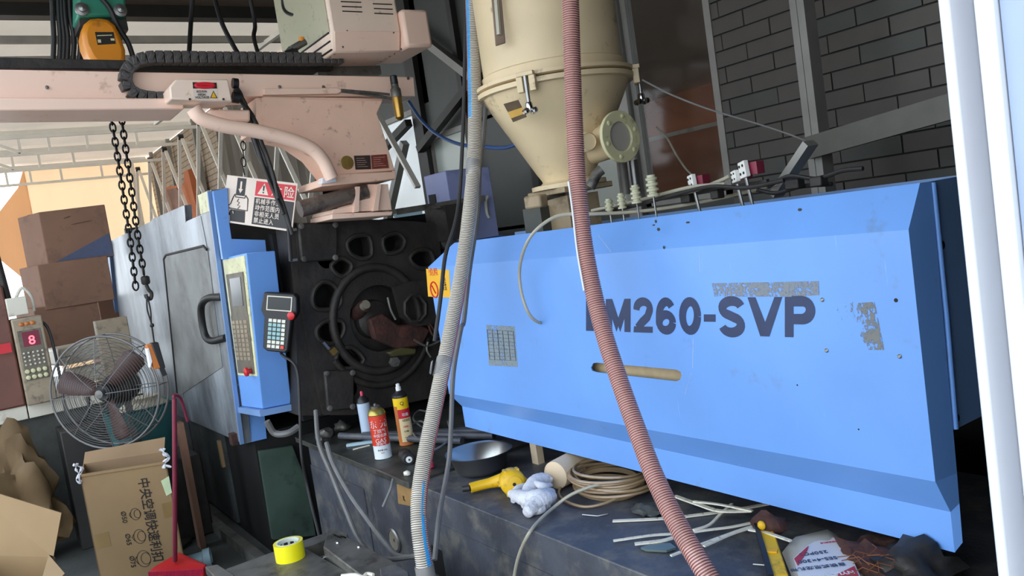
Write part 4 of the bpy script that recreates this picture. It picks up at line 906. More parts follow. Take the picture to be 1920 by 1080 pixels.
spoly([(.11, .29), (.32, .29), (.33, .04), (.12, .04), (.11, .16), (.08, .17)], 'sign black', 'head_silhouette', .0015, bdm); MB().ball(sp2(.15, .23, .002), (.006, .002, .008), 8).build('eye_mark', M['sign white'], bdm)
def stext(s_, u, v, size, m='sign white', **k): return text(s_, size * sgn_h, sp2(u, v, .002), sr, su, M[m], bdm, **k)
stext('危险', .66, .70, .25, bold=.01, sx=1.05, sp=1.25)
for i, s_ in enumerate(('机械手作业', '动作范围内', '非相关人员', '禁止进入')): stext(s_, .455, .49 - i * .135, .125, bold=.012, sx=.95, sp=1.12)
for i in range(9):
    p0, p1 = Px(455, 190 + i * 15.2, -4.0), Px(455 + .4 * i, 205 + i * 15.2, -4.0); link((p0 + p1) / 2, p1 - p0, .011, .022, .003, ds, i % 2)
MB().lathe([(.02, -.03), (.03, -.02), (.03, .02), (.02, .03)], Px(455, 218, -3.98), (0, 0, 1), 14).build('chain_shackle', M['rust'], ds)

# ================================================================== teach pendant
tq = thing('teach_pendant', 'black handheld teach pendant with small screen hung on the blue control panel', 'controller', tuple(Pd(523, 655, 3.69)))
TA = Pd(492, 548, 3.70); tr_ = (Pd(551, 552, 3.66) - TA); tw = tr_.length; tr_.normalize(); tu = V((0.0, 0, 1)); tu = (tu - tr_ * tu.dot(tr_)).normalized(); tn = tr_.cross(tu); k_ = (Pd(505, 655, 3.70) - TA).length
def tp(px, py, d=0):      # pendant face coordinates from its outline
    ox, oy = px - 492, py - 548; sx_ = tw / 59; a_ = -.068; X = ox - oy * .115; Y = oy; return TA + tr_ * X * sx_ - tu * (Y + X * .02) * k_ / 108 + tn * d
def tpl(pts, m, name, d, th_, par=None, bevel=0): return MB().prism([tp(*p, d) for p in pts], tn * -th_).build(name, M[m], par or tq, bevel=bevel)
tb_ = tpl([(494, 548), (550, 546), (556, 552), (560, 580), (557, 590), (551, 598), (551, 655), (546, 660), (512, 660), (503, 654), (500, 596), (492, 582)], 'black plastic', 'pendant_case', 0, .035, None, .006)
tpl([(502, 553), (549, 552), (550, 580), (503, 581)], 'tile white', 'screen_frame', .002, .003, tb_); tpl([(504, 555), (547, 554), (548, 578), (505, 579)], 'screen', 'screen', .003, .002, tb_)
for r_ in range(7):
    for c_ in range(4):
        x, y = 510 + c_ * 8.3 + r_ * .35, 596.5 + r_ * 8.3; mm = 'key white' if (r_ in (0, 5) or c_ == 3) else 'key teal'
        if r_ == 6: mm = ('key white', 'key white', 'key white', 'key red')[c_]
        tpl([(x, y), (x + 6.4, y), (x + 6.4, y + 6), (x, y + 6)], mm, 'key', .004, .005, tb_)
MB().lathe([(.008, 0), (.008, .01), (.017, .012), (.018, .022), (.012, .026)], tp(554, 586, .0), tn, 18).build('stop_button', M['red plastic'], tb_)
MB().tube(spline([tp(535, 660, -.015), tp(540, 668, -.02), Pd(556, 690, 3.68), Pd(562, 760, 3.66), Pd(565, 850, 3.6), Pd(578, 920, 3.62), Pd(600, 1010, 3.5)], 8), .0065, 8).build('pendant_cable', M['black rubber'], tq)

# ================================================================== suction hoses
def ribbed(name, pix, rad, pitch, mats, label, stripe=None, n=28):
    pts = resample(spline([Pd(*p) for p in pix], 16), pitch / 4); mb = MB()
    cyc = (1.0, 1.06, 1.0, .945)
    mb.tube(pts, rad, n, rf=lambda i: rad * cyc[i % 4], mf=lambda i, j: 1 if i % 4 in (2, 3) else 0)
    if stripe:      # printed stripes run along one side of the hose
        for k in range((len(pts) - 1) * n):
            i = k // n; c = sum((mb.v[q] for q in mb.f[k]), V((0, 0, 0))) / 4 - (pts[i] + pts[i + 1]) / 2
            s_ = stripe(i / len(pts), math.degrees(math.atan2(c.dot(RT), c.dot(TO))))
            if s_: mb.m[k] = s_
    return tag(mb.build(name, mats, None, smooth=80, fix=False), label, 'hose')
def st1(f, a):
    if f < .24 and -62 < a < -22: return 2
    if f < .24 and -76 < a <= -62: return 3
    if f > .79 and 36 < a < 36 + 260 * (f - .79): return 2
    if .5 < f <= .98 and 66 < a < 84: return 3
    return 0
gh = ribbed('suction_hose', [(883, -60, 2.95), (886, 20, 2.95), (888, 100, 2.95), (890, 200, 2.93), (889, 300, 2.90), (880, 400, 2.85), (867, 500, 2.8), (849, 600, 2.72), (831, 690, 2.65), (812, 780, 2.58), (796, 860, 2.52), (786, 930, 2.46), (786, 990, 2.42), (794, 1050, 2.4), (806, 1120, 2.4), (815, 1190, 2.4)], .0235, .0062,
       [M['hose clear'], M['hose groove'], M['hose blue'], M['hose red']], 'clear grey ribbed hose with blue stripe hanging left of the other hose', st1)
tj = thing('tape_wrap', '', '', (0, 0, 0)) if False else None
def wrap(a, b_, r_, m, nm, par):
    return MB().tube(spline([a, a.lerp(b_, .35), a.lerp(b_, .7), b_], 4), r_, 20).build(nm, M[m], par)
wrap(Pd(889, 300, 2.90), Pd(886, 331, 2.89), .0258, 'tape grey', 'tape_wrap', gh); wrap(Pd(834, 672, 2.665), Pd(826, 706, 2.64), .0262, 'tape grey', 'tape_wrap', gh)
MB().prism([Pd(*p) for p in ((812, 675, 2.66), (809, 700, 2.64), (806, 698, 2.64), (809, 677, 2.66))], TO * .02).build('tape_end', M['tape grey'], gh)
wrap(Pd(795, 1060, 2.4), Pd(808, 1130, 2.4), .028, 'tape grey', 'hose_cuff', gh)
ph = ribbed('suction_hose', [(1066, -60, 2.36), (1070, 20, 2.36), (1073, 120, 2.36), (1077, 230, 2.36), (1083, 340, 2.35), (1093, 440, 2.34), (1109, 530, 2.32), (1131, 620, 2.28), (1160, 710, 2.22), (1192, 800, 2.15), (1226, 890, 2.07), (1266, 975, 1.99), (1312, 1055, 1.91), (1350, 1115, 1.86), (1390, 1180, 1.80)], .0238, .0066,
       [M['hose pink'], M['hose pink groove'], M['hose red']], 'pinkish ribbed hose crossing the front of the blue guard')
MB().tube(spline([Pd(x, y, d) for x, y, d in ((1066, 340, 2.325), (1074, 400, 2.325), (1082, 470, 2.32), (1095, 545, 2.30))], 6), .0028, 6).build('seam_cord', M['white paint'], ph)
# ================================================================== cables
def cable(pix, r_, m, label, cat='cable', group=None, name='cable', n=8):
    return tag(MB().tube(spline([Pd(*p) for p in pix], n), r_, 8).build(name, M[m]), label, cat, group)
cable([(876, -40, 2.98), (872, 100, 2.98), (869, 220, 2.98), (862, 360, 2.96), (853, 420, 2.93), (835, 480, 2.9), (826, 560, 2.86), (815, 640, 2.83)], .0075, 'black rubber', 'black cable running down the left side of the grey hose')
cable([(902, -40, 2.99), (906, 40, 2.99), (913, 130, 2.99), (912, 180, 3.0), (906, 260, 3.0), (899, 320, 2.96), (896, 400, 2.93), (880, 510, 2.88), (870, 600, 2.84), (864, 618, 2.82), (850, 700, 2.8), (846, 790, 2.78), (842, 860, 2.76), (830, 930, 2.66), (822, 980, 2.55), (815, 1050, 2.48)], .008, 'grey rubber', 'long grey cable hanging behind the right edge of the grey hose')
cable([(766, 190, 4.1), (790, 225, 4.05), (820, 252, 3.9), (860, 270, 3.7), (905, 275, 3.5), (945, 277, 3.3), (975, 268, 3.1)], .008, 'hose blue', 'blue air tube looping from the robot to the hopper', name='air_tube')
bpy.data.objects['air_tube'].data.materials[0] = mat('air tube blue', '#274a7c', .4)
for k, pts in enumerate((((440, 168, 3.55), (458, 190, 3.55), (470, 225, 3.6), (487, 270, 3.65), (503, 310, 3.65), (520, 352, 3.65), (535, 395, 3.68), (548, 440, 3.68)),
                         ((444, 180, 3.55), (466, 205, 3.58), (486, 240, 3.6), (470, 240, 3.62), (484, 290, 3.66), (508, 335, 3.66), (528, 385, 3.68), (540, 425, 3.7), (545, 490, 3.7)),
                         ((440, 160, 3.55), (452, 178, 3.56), (462, 215, 3.6), (478, 262, 3.62), (497, 318, 3.64), (514, 360, 3.66), (532, 402, 3.66)),
                         ((447, 186, 3.55), (460, 200, 3.56), (480, 230, 3.58), (490, 265, 3.6), (500, 290, 3.62), (513, 330, 3.63), (522, 372, 3.64)))):
    cable(pts, .0085, 'black rubber', ('black cable from the top gland of the high voltage box, crossing the danger sign', 'black cable of the bundle reaching lowest, down past the danger sign', 'black cable of the bundle starting highest on the high voltage box', 'shortest black cable of the bundle, rightmost below the lower gland')[k], group='cables from the high voltage box')
cable([(362, -20, 4.4), (358, 40, 4.4), (354, 110, 4.3)], .012, 'black rubber', 'black cable hanging behind the beam, leftmost of three beside the drag chain', 'cable')
cable([(398, -20, 4.4), (415, 40, 4.35), (440, 90, 4.3), (455, 112, 4.25)], .013, 'black rubber', 'thick black cable slanting down to the drag chain', 'cable')
cable([(468, -10, 4.4), (478, 45, 4.4), (476, 70, 4.35), (486, 108, 4.25)], .011, 'black rubber', 'black cable left of the carriage box, ending at the drag chain', 'cable')
cable([(530, -20, 4.0), (532, 15, 4.0), (545, 27, 3.95), (562, 25, 3.9)], .009, 'black rubber', 'short black cable curling into the grey side of the carriage box', 'cable')
cable([(592, 770, 3.5), (598, 830, 3.4), (622, 890, 3.3), (650, 960, 3.2), (672, 1010, 3.1), (700, 1042, 3.0), (735, 1048, 2.9), (770, 1044, 2.8), (800, 1040, 2.7)], .0095, 'grey rubber', 'grey cable swooping down the bed front to the grey hose foot, lower of the two', 'cable')
cable([(612, 830, 3.35), (625, 870, 3.3), (655, 925, 3.2), (690, 975, 3.1), (722, 1018, 2.98), (742, 1040, 2.9), (765, 1045, 2.84)], .0095, 'grey rubber', 'grey cable swooping down the bed front past the sight gauge, upper of the two', 'cable')
cable([(737, 898, 3.02), (733, 915, 3.0), (726, 932, 3.0), (718, 950, 3.0)], .005, 'grey rubber', 'short grey wire end dangling from the bench corner', 'wire', name='wire_end')
cable([(1205, 150, 2.7), (1260, 178, 2.6), (1330, 205, 2.55), (1420, 232, 2.5), (1480, 252, 2.45), (1515, 266, 2.4)], .003, 'grey rubber', 'thin wire stretched from the hopper clamp to the grey wall post', 'wire', name='wire')
cable([(1230, 238, 3.1), (1250, 258, 3.1), (1268, 290, 3.1), (1285, 315, 3.1), (1300, 330, 2.9)], .004, 'clear tube', 'thin pale wire drooping between hopper window and white terminals', 'wire', name='wire')
# thin white tube looping over the guard
cable([(1458, 345, 2.2), (1400, 360, 2.3), (1330, 376, 2.38), (1250, 390, 2.45), (1180, 398, 2.50), (1110, 401, 2.52), (1060, 402, 2.56), (1030, 412, 2.58), (1000, 437, 2.60), (982, 470, 2.66), (974, 510, 2.74), (978, 550, 2.76), (990, 585, 2.76), (1005, 602, 2.78), (1022, 607, 2.82)], .0055, 'clear tube', 'thin whitish tube lying over the guard top and looping down its face', 'tube', name='thin_tube', n=10)

# ================================================================== post and rails in front of the brick wall
p = Py(1511, 100, .9); MB().bx(p.x - .028, p.x + .028, .88, .94, 0, 3.4).bx(p.x - .004, p.x + .0, .877, .88, 0, 3.4).build('trim_23', M['frame grey'], kind='structure')
tag(MB().bar(Py(1515, 278, .86), Py(1830, 186, .86), .075, .03, up=(0, -1, 0)).build('steel_angle', M['rail grey']), 'grey steel rail running up to the right in front of the brick wall', 'rail')
MB().bar((-1.0, .6, .2), (1.5, .2, .2), .1, .1).build('trim_24', M['dark steel'], kind='structure')

# ================================================================== things on the bench
BZ = .632
def can(px, py, z, r_, h, bands, cap, name, label, tilt=0, shape='dome', group=None):
    p = Pz(px, py, z); p = p + V((-.83, .55, 0)) * r_ ; p.z = z
    t_ = thing(name, label, 'spray can', tuple(p)); prof = []; mi = []; ms = []
    for z0, z1, m in bands: prof += [(r_, z0 * h), (r_, z1 * h)]; mi += [len(ms), len(ms)]; ms.append(M[m])
    MB().lathe([(r_ * .94, 0)] + [(r_ * 1.03, .002)] + [(a, b + .004) for a, b in prof], p, n=32, mf=lambda a: min(max(0, (a - 2) // 2), len(ms) - 1)).build('can_body', ms, t_)
    return t_, p
zz = .62
# white and blue can with pink nozzle
t_, p = can(690, 826, BZ, .030, .205, [(0, .1, 'can pale'), (.1, .84, 'can pale')], None, 'spray_can', 'white and pale blue spray can with a pink nozzle, behind the red gas can')
MB().lathe([(.030, .178), (.026, .195), (.014, .206), (.012, .21)], p, n=24).build('can_shoulder', M['cap black'], t_)
MB().lathe([(.007, .21), (.007, .228), (.004, .232)], p, n=14).build('nozzle', M['cap pink'], t_)
f_ = p + V((.64, -.77, 0)) * .03
for i, ch in enumerate(('防', '锈', '剂')): text(ch, .022, f_ + V((-.03, -.004, .135 - .03 * i)), V((.77, .64, 0)), (0, 0, 1), M['print black'], t_, cyl=(p, .030))
text('润滑', .018, f_ + V((.01, .01, .02)), V((.77, .64, 0)), (0, 0, 1), M['letter navy'], t_, cyl=(p, .030))
# red gas can
t_, p = can(717, 862, BZ, .037, .215, [(0, .26, 'can white'), (.26, .86, 'can red')], None, 'gas_can', 'red and white GAS canister with a gold shoulder at the bench edge')
MB().lathe([(.037, .188), (.0385, .192), (.034, .205), (.024, .216), (.018, .218)], p, n=28).build('can_shoulder', M['can gold'], t_)
MB().lathe([(.019, .216), (.020, .226), (.014, .228), (.008, .222), (.006, .236), (.003, .238)], p, n=20).build('can_valve', M['dull steel'], t_)
fwd = (V((CAM.x - p.x, CAM.y - p.y, 0))).normalized(); rgt = V((-fwd.y, fwd.x, 0)); f_ = p + fwd * .037
for body, sz, zz_, m, al in (('东 元', .036, .140, 'can white', 'CENTER'), ('丁烷气', .019, .116, 'can white', 'CENTER'), ('中国名牌', .015, .098, 'can white', 'CENTER'), ('GAS', .026, .073, 'can white', 'CENTER'), ('便携气', .015, .06, 'can white', 'CENTER'), ('净含量 250g', .008, .038, 'print black', 'CENTER'), ('NET', .008, .026, 'can red', 'CENTER')):
    text(body, sz, f_ + V((0, 0, zz_)), rgt, (0, 0, 1), M[m], t_, cyl=(p, .037), align=al, bold=.0)
# yellow and red can with white nozzle
t_, p = can(762, 836, BZ, .034, .23, [(0, .06, 'can orange'), (.06, .52, 'can cream'), (.52, .70, 'sign red'), (.70, .92, 'can yellow')], None, 'spray_can', 'tall yellow, red and cream spray can with a white nozzle, behind the dark roller')
MB().lathe([(.034, .217), (.033, .228), (.016, .242), (.014, .246)], p, n=28).build('can_shoulder', M['cap black'], t_)
MB().lathe([(.012, .246), (.012, .262), (.009, .265), (.009, .276), (.004, .278)], p, n=16).build('nozzle', M['cap white'], t_)
fwd = (V((CAM.x - p.x, CAM.y - p.y, 0))).normalized(); rgt = V((-fwd.y, fwd.x, 0)); f_ = p + fwd * .034
a_ = f_ - rgt * .03
MB().prism([p + (fwd * math.cos(q) + rgt * math.sin(q)) * .0345 + V((0, 0, .015)) for q in (-1.35, -1.1, -.85, -.62)] + [p + (fwd * math.cos(q) + rgt * math.sin(q)) * .033 + V((0, 0, .015)) for q in (-.62, -.85, -1.1, -1.35)], (0, 0, .165)).build('can_side_band', M['can orange'], t_)
for body, sz, zz_, m in (('Q', .022, .185, 'print black'), ('多功能', .016, .135, 'can white'), ('Tasso', .022, .11, 'print black'), ('除锈剂', .009, .083, 'sign red'), ('净含量', .008, .062, 'print black'), ('450ml', .008, .035, 'print black')):
    text(body, sz, f_ + V((0, 0, zz_)) + rgt * .004, rgt, (0, 0, 1), M[m], t_, cyl=(p, .034), align='CENTER', bold=.006)
# dark roller with a white end
a, b_ = Pz(752, 842, BZ + .026), Pz(764, 858, BZ + .022); d = (b_ - a).normalized(); d.z = 0
ro = thing('roller', 'small dark roller lying on the bench with a white hub', 'roller', (b_.x, b_.y, BZ))
MB().lathe([(.018, -.07), (.026, -.065), (.026, -.03), (.022, -.028), (.022, -.01), (.026, -.008), (.026, .03), (.022, .034)], b_, d, 24).build('roller_body', M['black rubber'], ro)
MB().lathe([(.013, .034), (.013, .037), (.005, .038)], b_, d, 18).build('roller_hub', M['cap white'], ro); MB().cyl(b_ + d * .038, b_ + d * .040, .004, n=10).build('hub_hole', M['print black'], ro)
MB().cyl(b_ - d * .07, b_ - d * .10, .012, n=12).build('roller_shaft', M['dull steel'], ro)
# rod, cable tie, crumpled wrapper
tag(MB().tube([Pz(662, 843, BZ + .004), Pz(693, 835, BZ + .004)], .0035, 8).build('rod', M['strip white']), 'thin white rod lying left of the red gas can', 'rod')
tag(MB().bar(Pz(650, 835, BZ + .008), Pz(740, 822, BZ + .008), .02, .012).build('steel_bar', M['pipe cup']), 'pale steel bar lying behind the spray cans', 'bar')
def crumple(c, s, m, name, label, cat, seed=1, sub=2, par=None, squash=.6):
    bm = bmesh.new(); bmesh.ops.create_icosphere(bm, subdivisions=sub, radius=1); rr = random.Random(seed); ph = [rr.uniform(0, 6) for _ in range(6)]
    for v in bm.verts: v.co = V((v.co.x * s[0], v.co.y * s[1], v.co.z * s[2])) * (1 + .16 * math.sin(5 * v.co.x / max(s) + ph[0]) + .14 * math.sin(7 * v.co.y + ph[1] + 3 * v.co.z) + .1 * math.sin(9 * v.co.z + ph[2]) + rr.uniform(-.1, .1)); v.co.z = max(v.co.z, -s[2] * squash)
    mb = MB(); bm.verts.index_update(); mb.add([c + v.co for v in bm.verts], [tuple(v.index for v in f.verts) for f in bm.faces]); bm.free()
    return tag(mb.build(name, M[m], par, smooth=60), label, cat)
crumple(Pz(764, 888, BZ + .008), (.02, .014, .012), 'strip white', 'wire_terminal', 'white metal clip at the bench corner left of the grey hose', 'clip', 3, 1)
crumple(Pz(805, 872, BZ + .014), (.026, .022, .02), 'cap pink', 'wrapper', 'crumpled pink and white wrapper just right of the grey hose', 'wrapper', 5, 2)
for k, (px, py, s) in enumerate(((612, 812, .05), (640, 800, .06), (600, 826, .03))):
    crumple(Pz(px, py, BZ + .02), (s, s * .6, .03), 'dull steel', 'metal_lump', ('larger grimy metal lump under the platen', 'grimy metal lump under the platen nearest the spray cans', 'small grimy metal lump at the bench end')[k], 'scrap', 10 + k, 2)
for k, pts in enumerate((((790, 800), (775, 785), (785, 770), (805, 775), (812, 795)), ((780, 820), (770, 800), (790, 790), (808, 805)), ((800, 850), (830, 835), (845, 815), (840, 790)))):
    tag(MB().tube(spline([Pz(x, y, BZ + .03 + .02 * k) for x, y in pts], 6), .005, 6).build('loose_wire', M['grey rubber']), ('loose grey wire looped behind the grey hose, topmost of three', 'loose grey wire curled behind the grey hose beside the yellow can', 'loose grey wire just left of the blue guard end')[k], 'wire', 'loose wires behind the grey hose')

# ================================================================== on the bed under the guard
Z0 = .62
pc = Pz(888, 893, Z0); pc.z = Z0
pn = MB(); pn.lathe([(.0, .002), (.08, .002), (.098, .02), (.113, .074), (.130, .082), (.131, .085), (.112, .079), (.095, .024), (.076, .006), (0, .006)], pc + V((-.02, .05, 0)), n=48, caps=False)
tag(pn.build('basin', M['pot steel'], smooth=60), 'wide stainless steel basin on the bed beside the yellow tool', 'basin')
# yellow angle tool: round head, handle
tl = thing('power_tool', 'yellow handheld power tool lying before the steel basin', 'tool', tuple(Pz(940, 915, Z0)))
hc_ = Pz(962, 905, Z0 + .045); ax_ = V((.9, -.42, .1)).normalized()
MB().lathe([(.030, -.07), (.043, -.055), (.045, -.02), (.044, .012), (.036, .022), (.024, .025)], hc_, ax_, 28).build('tool_head', M['yellow paint'], tl)
MB().lathe([(.026, .022), (.027, .030), (.012, .032)], hc_, ax_, 24).build('tool_cap', M['yellow paint'], tl); MB().cyl(hc_ + ax_ * .03, hc_ + ax_ * .0335, .006, n=12).build('tool_screw', M['print black'], tl)
MB().tube(spline([Pz(948, 898, Z0 + .035), Pz(925, 904, Z0 + .027), Pz(900, 910, Z0 + .024), Pz(882, 915, Z0 + .022)], 6), .02, 16, rf=lambda i: .026 - .008 * min(1, i / 8)).build('tool_handle', M['yellow paint'], tl)
MB().tube([Pz(882, 915, Z0 + .022), Pz(868, 917, Z0 + .02)], .011, 12).build('tool_nozzle', M['black rubber'], tl)
for k in range(6): b_ = k * PI / 3; u1, w1 = frame(ax_); MB().bar(hc_ + (u1 * math.cos(b_) + w1 * math.sin(b_)) * .044 - ax_ * .045, hc_ + (u1 * math.cos(b_) + w1 * math.sin(b_)) * .046 + ax_ * .005, .009).build('tool_rib', M['yellow paint'], tl)
# paper roll
ra, rb2 = Pz(1040, 892, Z0 + .05), Pz(1095, 862, Z0 + .05); d = rb2 - ra; d.z = 0; d.normalize()
tag(MB().lathe([(.006, .0), (.03, -.004), (.048, .004), (.049, .02), (.05, .3), (.045, .31)], ra, d, 28).build('paper_roll', M['roll cream']), 'cream roll lying behind the white gloves under the blue guard', 'roll')
tag(MB().bx(*[q for q in (Pz(1004, 870, Z0).x - .02, Pz(1004, 870, Z0).x + .02, Pz(1004, 870, Z0).y, Pz(1004, 870, Z0).y + .03)], Z0, Z0 + .1).build('wooden_block', M['roll cream']), 'pale upright block behind the yellow tool', 'block')
# white cotton gloves, crumpled
gv = thing('cotton_gloves', 'crumpled white cotton gloves heaped beside the yellow tool', 'gloves', tuple(Pz(1000, 945, Z0)))
def glove_part(pts, rad, name):
    q = spline([Pz(x, y, Z0 + z) for x, y, z in pts], 8); n_ = len(q)
    MB().tube(q, rad, 14, rf=lambda i: rad * (.55 + .6 * math.sin(PI * min(1, (i + 1.2) / n_)) + .03 * math.sin(i * 1.9))).build(name, M['cotton'], gv, smooth=70)
glove_part(((985, 948, .02), (990, 925, .035), (1005, 905, .05), (1024, 900, .045), (1034, 905, .035)), .024, 'glove_palm')
glove_part(((958, 925, .015), (972, 930, .03), (990, 935, .04), (1012, 928, .05), (1036, 922, .035)), .022, 'glove_palm')
glove_part(((988, 962, .02), (1005, 945, .03), (1022, 935, .035), (1038, 930, .03)), .026, 'glove_cuff')
for pts in (((962, 940, .012), (968, 920, .03), (982, 908, .04)), ((975, 945, .012), (985, 930, .03), (1000, 920, .04)), ((1012, 950, .014), (1028, 940, .022), (1040, 936, .02)), ((992, 960, .012), (1012, 956, .015), (1030, 948, .014)), ((1005, 905, .06), (1018, 912, .058), (1034, 910, .045))): glove_part(pts, .012, 'glove_finger')
# coil of brown tube
co = thing('tube_coil', 'coil of translucent brown tube lying on the bed under the guard', 'tube', tuple(Pz(1140, 925, Z0)))
cc = Pz(1146, 918, Z0); rr = random.Random(4)
for k in range(11):
    R0 = .135 + rr.uniform(-.02, .014); zc_ = Z0 + .008 + .0085 * k * .75; ox, oy = rr.uniform(-.012, .012), rr.uniform(-.012, .012)
    MB().tube([(cc.x + ox + math.cos(a) * R0 * 1.05, cc.y + oy + math.sin(a) * R0 * .8, zc_ + .004 * math.sin(a * 2 + k)) for a in [i * 2 * PI / 40 for i in range(40)]], .0052, 7, closed=True).build('tube_turn', M['coil tube'], co)
MB().tube(spline([Pz(1150, 905, Z0 + .06), Pz(1110, 912, Z0 + .06), Pz(1070, 928, Z0 + .045), Pz(1040, 950, Z0 + .02), Pz(1012, 975, Z0 + .012), Py(992, 1000, -.315), Py(975, 1035, -.325), Py(965, 1075, -.33), Py(961, 1120, -.335)], 8), .0055, 8).build('tube_tail', M['clear tube'], co)
MB().tube(spline([Pz(1165, 930, Z0 + .02), Pz(1130, 945, Z0 + .01), Pz(1095, 950, Z0 + .008), Pz(1062, 940, Z0 + .008), Pz(1048, 925, Z0 + .008), Pz(1056, 905, Z0 + .01)], 8), .0045, 8).build('tube_end', M['coil tube'], co)
# white plastic strips
stp = (((1149, 977), (1260, 971), (1370, 957), (1440, 945)), ((1150, 1014), (1220, 1004), (1262, 1001)), ((1190, 1020), (1240, 1014), (1262, 1008)), ((1258, 1042), (1330, 1015), (1400, 990), (1445, 980)), ((1262, 1006), (1310, 996), (1372, 988), (1420, 978)), ((1300, 994), (1330, 984), (1350, 965), (1372, 945)), ((1404, 993), (1440, 1000), (1482, 1014)), ((1265, 930), (1310, 946), (1350, 958), (1408, 958)), ((1300, 940), (1350, 946), (1410, 958)), ((1320, 1024), (1380, 998), (1440, 982)))
lbl = ('longest white strip lying along the bed behind the others', 'thin bent white strip end pointing left at the pink hose', 'flat white strip with a notched end, just below the thin one', 'white strip nearest the bed edge, passing under the pink hose', 'white strip emerging right of the pink hose towards the yellow knife', 'white strip curving up to the right of the pink hose', 'white strip resting across the yellow knife', 'wide pale strip curving out from under the guard', 'short pale strip tucked under the guard edge', 'white strip lying parallel below the middle strips')
for k, pts in enumerate(stp):
    w_ = .014 if k in (0, 2, 7) else .009
    q = spline([Pz(x, y, Z0 + .004 + .0035 * k + (.03 if k == 6 else 0)) for x, y in pts], 4); mb = MB()
    for i in range(len(q) - 1): mb.bar(q[i], q[i + 1] + (q[i + 1] - q[i]) * .06, w_, .004, up=(0, 0, 1))
    tag(mb.build('plastic_strip', M['strip white'], None), lbl[k], 'strip', 'white plastic strips on the bed')
MBd = MB().prism([Pz(x, y, Z0 + .003) for x, y in ((1202, 1030), (1225, 1022), (1258, 1022), (1268, 1030), (1250, 1036), (1212, 1034))], (0, 0, .006))
tag(MBd.build('glass_shard', M['pipe cup']), 'small greenish clear scrap of plastic beside the pink hose', 'scrap')
bpy.data.objects['glass_shard'].data.materials[0] = mat('shard', '#5d6b66', .15)
crumple(Pz(1215, 956, Z0 + .012), (.05, .04, .014), 'floor', 'dirt_heap', 'low heap of grey grit behind the long white strip', 'dirt', 8, 3)
# yellow utility knife
kn = thing('utility_knife', 'yellow and black utility knife standing in the gap under the guard', 'knife', tuple(Pz(1450, 1060, Z0)))
a, b_ = Pz(1432, 990, Z0 + .05), Pz(1462, 1088, Z0 + .02); dk = (b_ - a).normalized(); up_ = V((0, 0, 1)); sd_ = dk.cross(up_).normalized()
MB().bar(a, b_, .042, .022, up=up_).build('knife_body', M['yellow paint'], kn, bevel=.004); MB().bar(a + sd_ * .018 + V((0, 0, .006)), b_ + sd_ * .018 + V((0, 0, .006)), .012, .02, up=up_).build('knife_spine', M['black plastic'], kn)
MB().box(a.lerp(b_, .55) + V((0, 0, .012)), (.02, .028, .004), rot('Z', -60)).build('knife_label', M['yellow sticker'], kn)
crumple(Pz(1440, 985, Z0 + .06), (.05, .028, .035), 'rust', 'motor_lump', 'dark rusty lump with a yellow patch just under the guard edge', 'scrap', 21, 2)
MB().ball(Pz(1428, 985, Z0 + .07), (.012, .009, .012), 10).build('knife_knob', M['yellow paint'], kn)
# clear bag with printed label
bgq = [Pz(1466, 1036, Z0 + .015), Pz(1485, 1012, Z0 + .03), Pz(1552, 996, Z0 + .035), Pz(1572, 1008, Z0 + .03), Pz(1600, 1040, Z0 + .02), Pz(1650, 1090, Z0 + .0), Pz(1640, 1130, Z0 + .0), Pz(1500, 1120, Z0 + .0)]
bag = thing('plastic_bag', 'clear plastic bag of cable ties with a printed white and red label', 'bag', tuple(Pz(1550, 1080, Z0)))
bc_ = sum(bgq, V((0, 0, 0))) / len(bgq) + V((0, 0, .015)); mb = MB(); n_ = len(bgq); ring1 = [p.lerp(bc_, .12) + V((0, 0, .012)) for p in bgq]; ring2 = [p.lerp(bc_, .5) + V((0, 0, .016)) for p in bgq]
mb.v = bgq + ring1 + ring2 + [bc_ + V((0, 0, .012))]
for i in range(n_):
    j = (i + 1) % n_; mb.f += [(i, j, n_ + j, n_ + i), (n_ + i, n_ + j, 2 * n_ + j, 2 * n_ + i), (2 * n_ + i, 2 * n_ + j, 3 * n_)]; mb.m += [0, 0, 0]
mb.build('bag_film', M['bag film'], bag, smooth=60)
def bz(px, py, h=.046): return Pz(px, py, Z0 + h)
def bpoly(pts, m, name, h=.046): return MB().prism([bz(*p, h) for p in pts], (0, 0, .0012)).build(name, M[m], bag, flat=True)
bpoly([(1488, 1047), (1516, 1022), (1528, 1016), (1566, 1008), (1600, 1052), (1618, 1092), (1500, 1092)], 'bag paper', 'bag_label')
bpoly([(1489, 1048), (1516, 1024), (1512, 1036), (1496, 1061)], 'bag red', 'label_corner', .048); bpoly([(1572, 1076), (1602, 1062), (1612, 1086), (1570, 1092)], 'bag red', 'label_corner', .048)
u1 = (bz(1520, 1046) - bz(1570, 1040)).normalized(); v1 = V((0, 0, 1)).cross(u1)
for body, px, py, sz in (('250PCS', 1550, 1032, .021), ('SES-4×300', 1568, 1043, .021), ('自锁式尼龙扎带', 1584, 1055, .018), ('优质尼龙扎带', 1570, 1014, .007)):
    text(body, sz, bz(px, py, .0485), u1, v1, M['bag red' if sz < .01 else 'letter navy'], bag, ext=.0004)
text('NYLON', .02, bz(1600, 1070, .050), u1, v1, M['bag paper'], bag, ext=.0004, bold=.02)
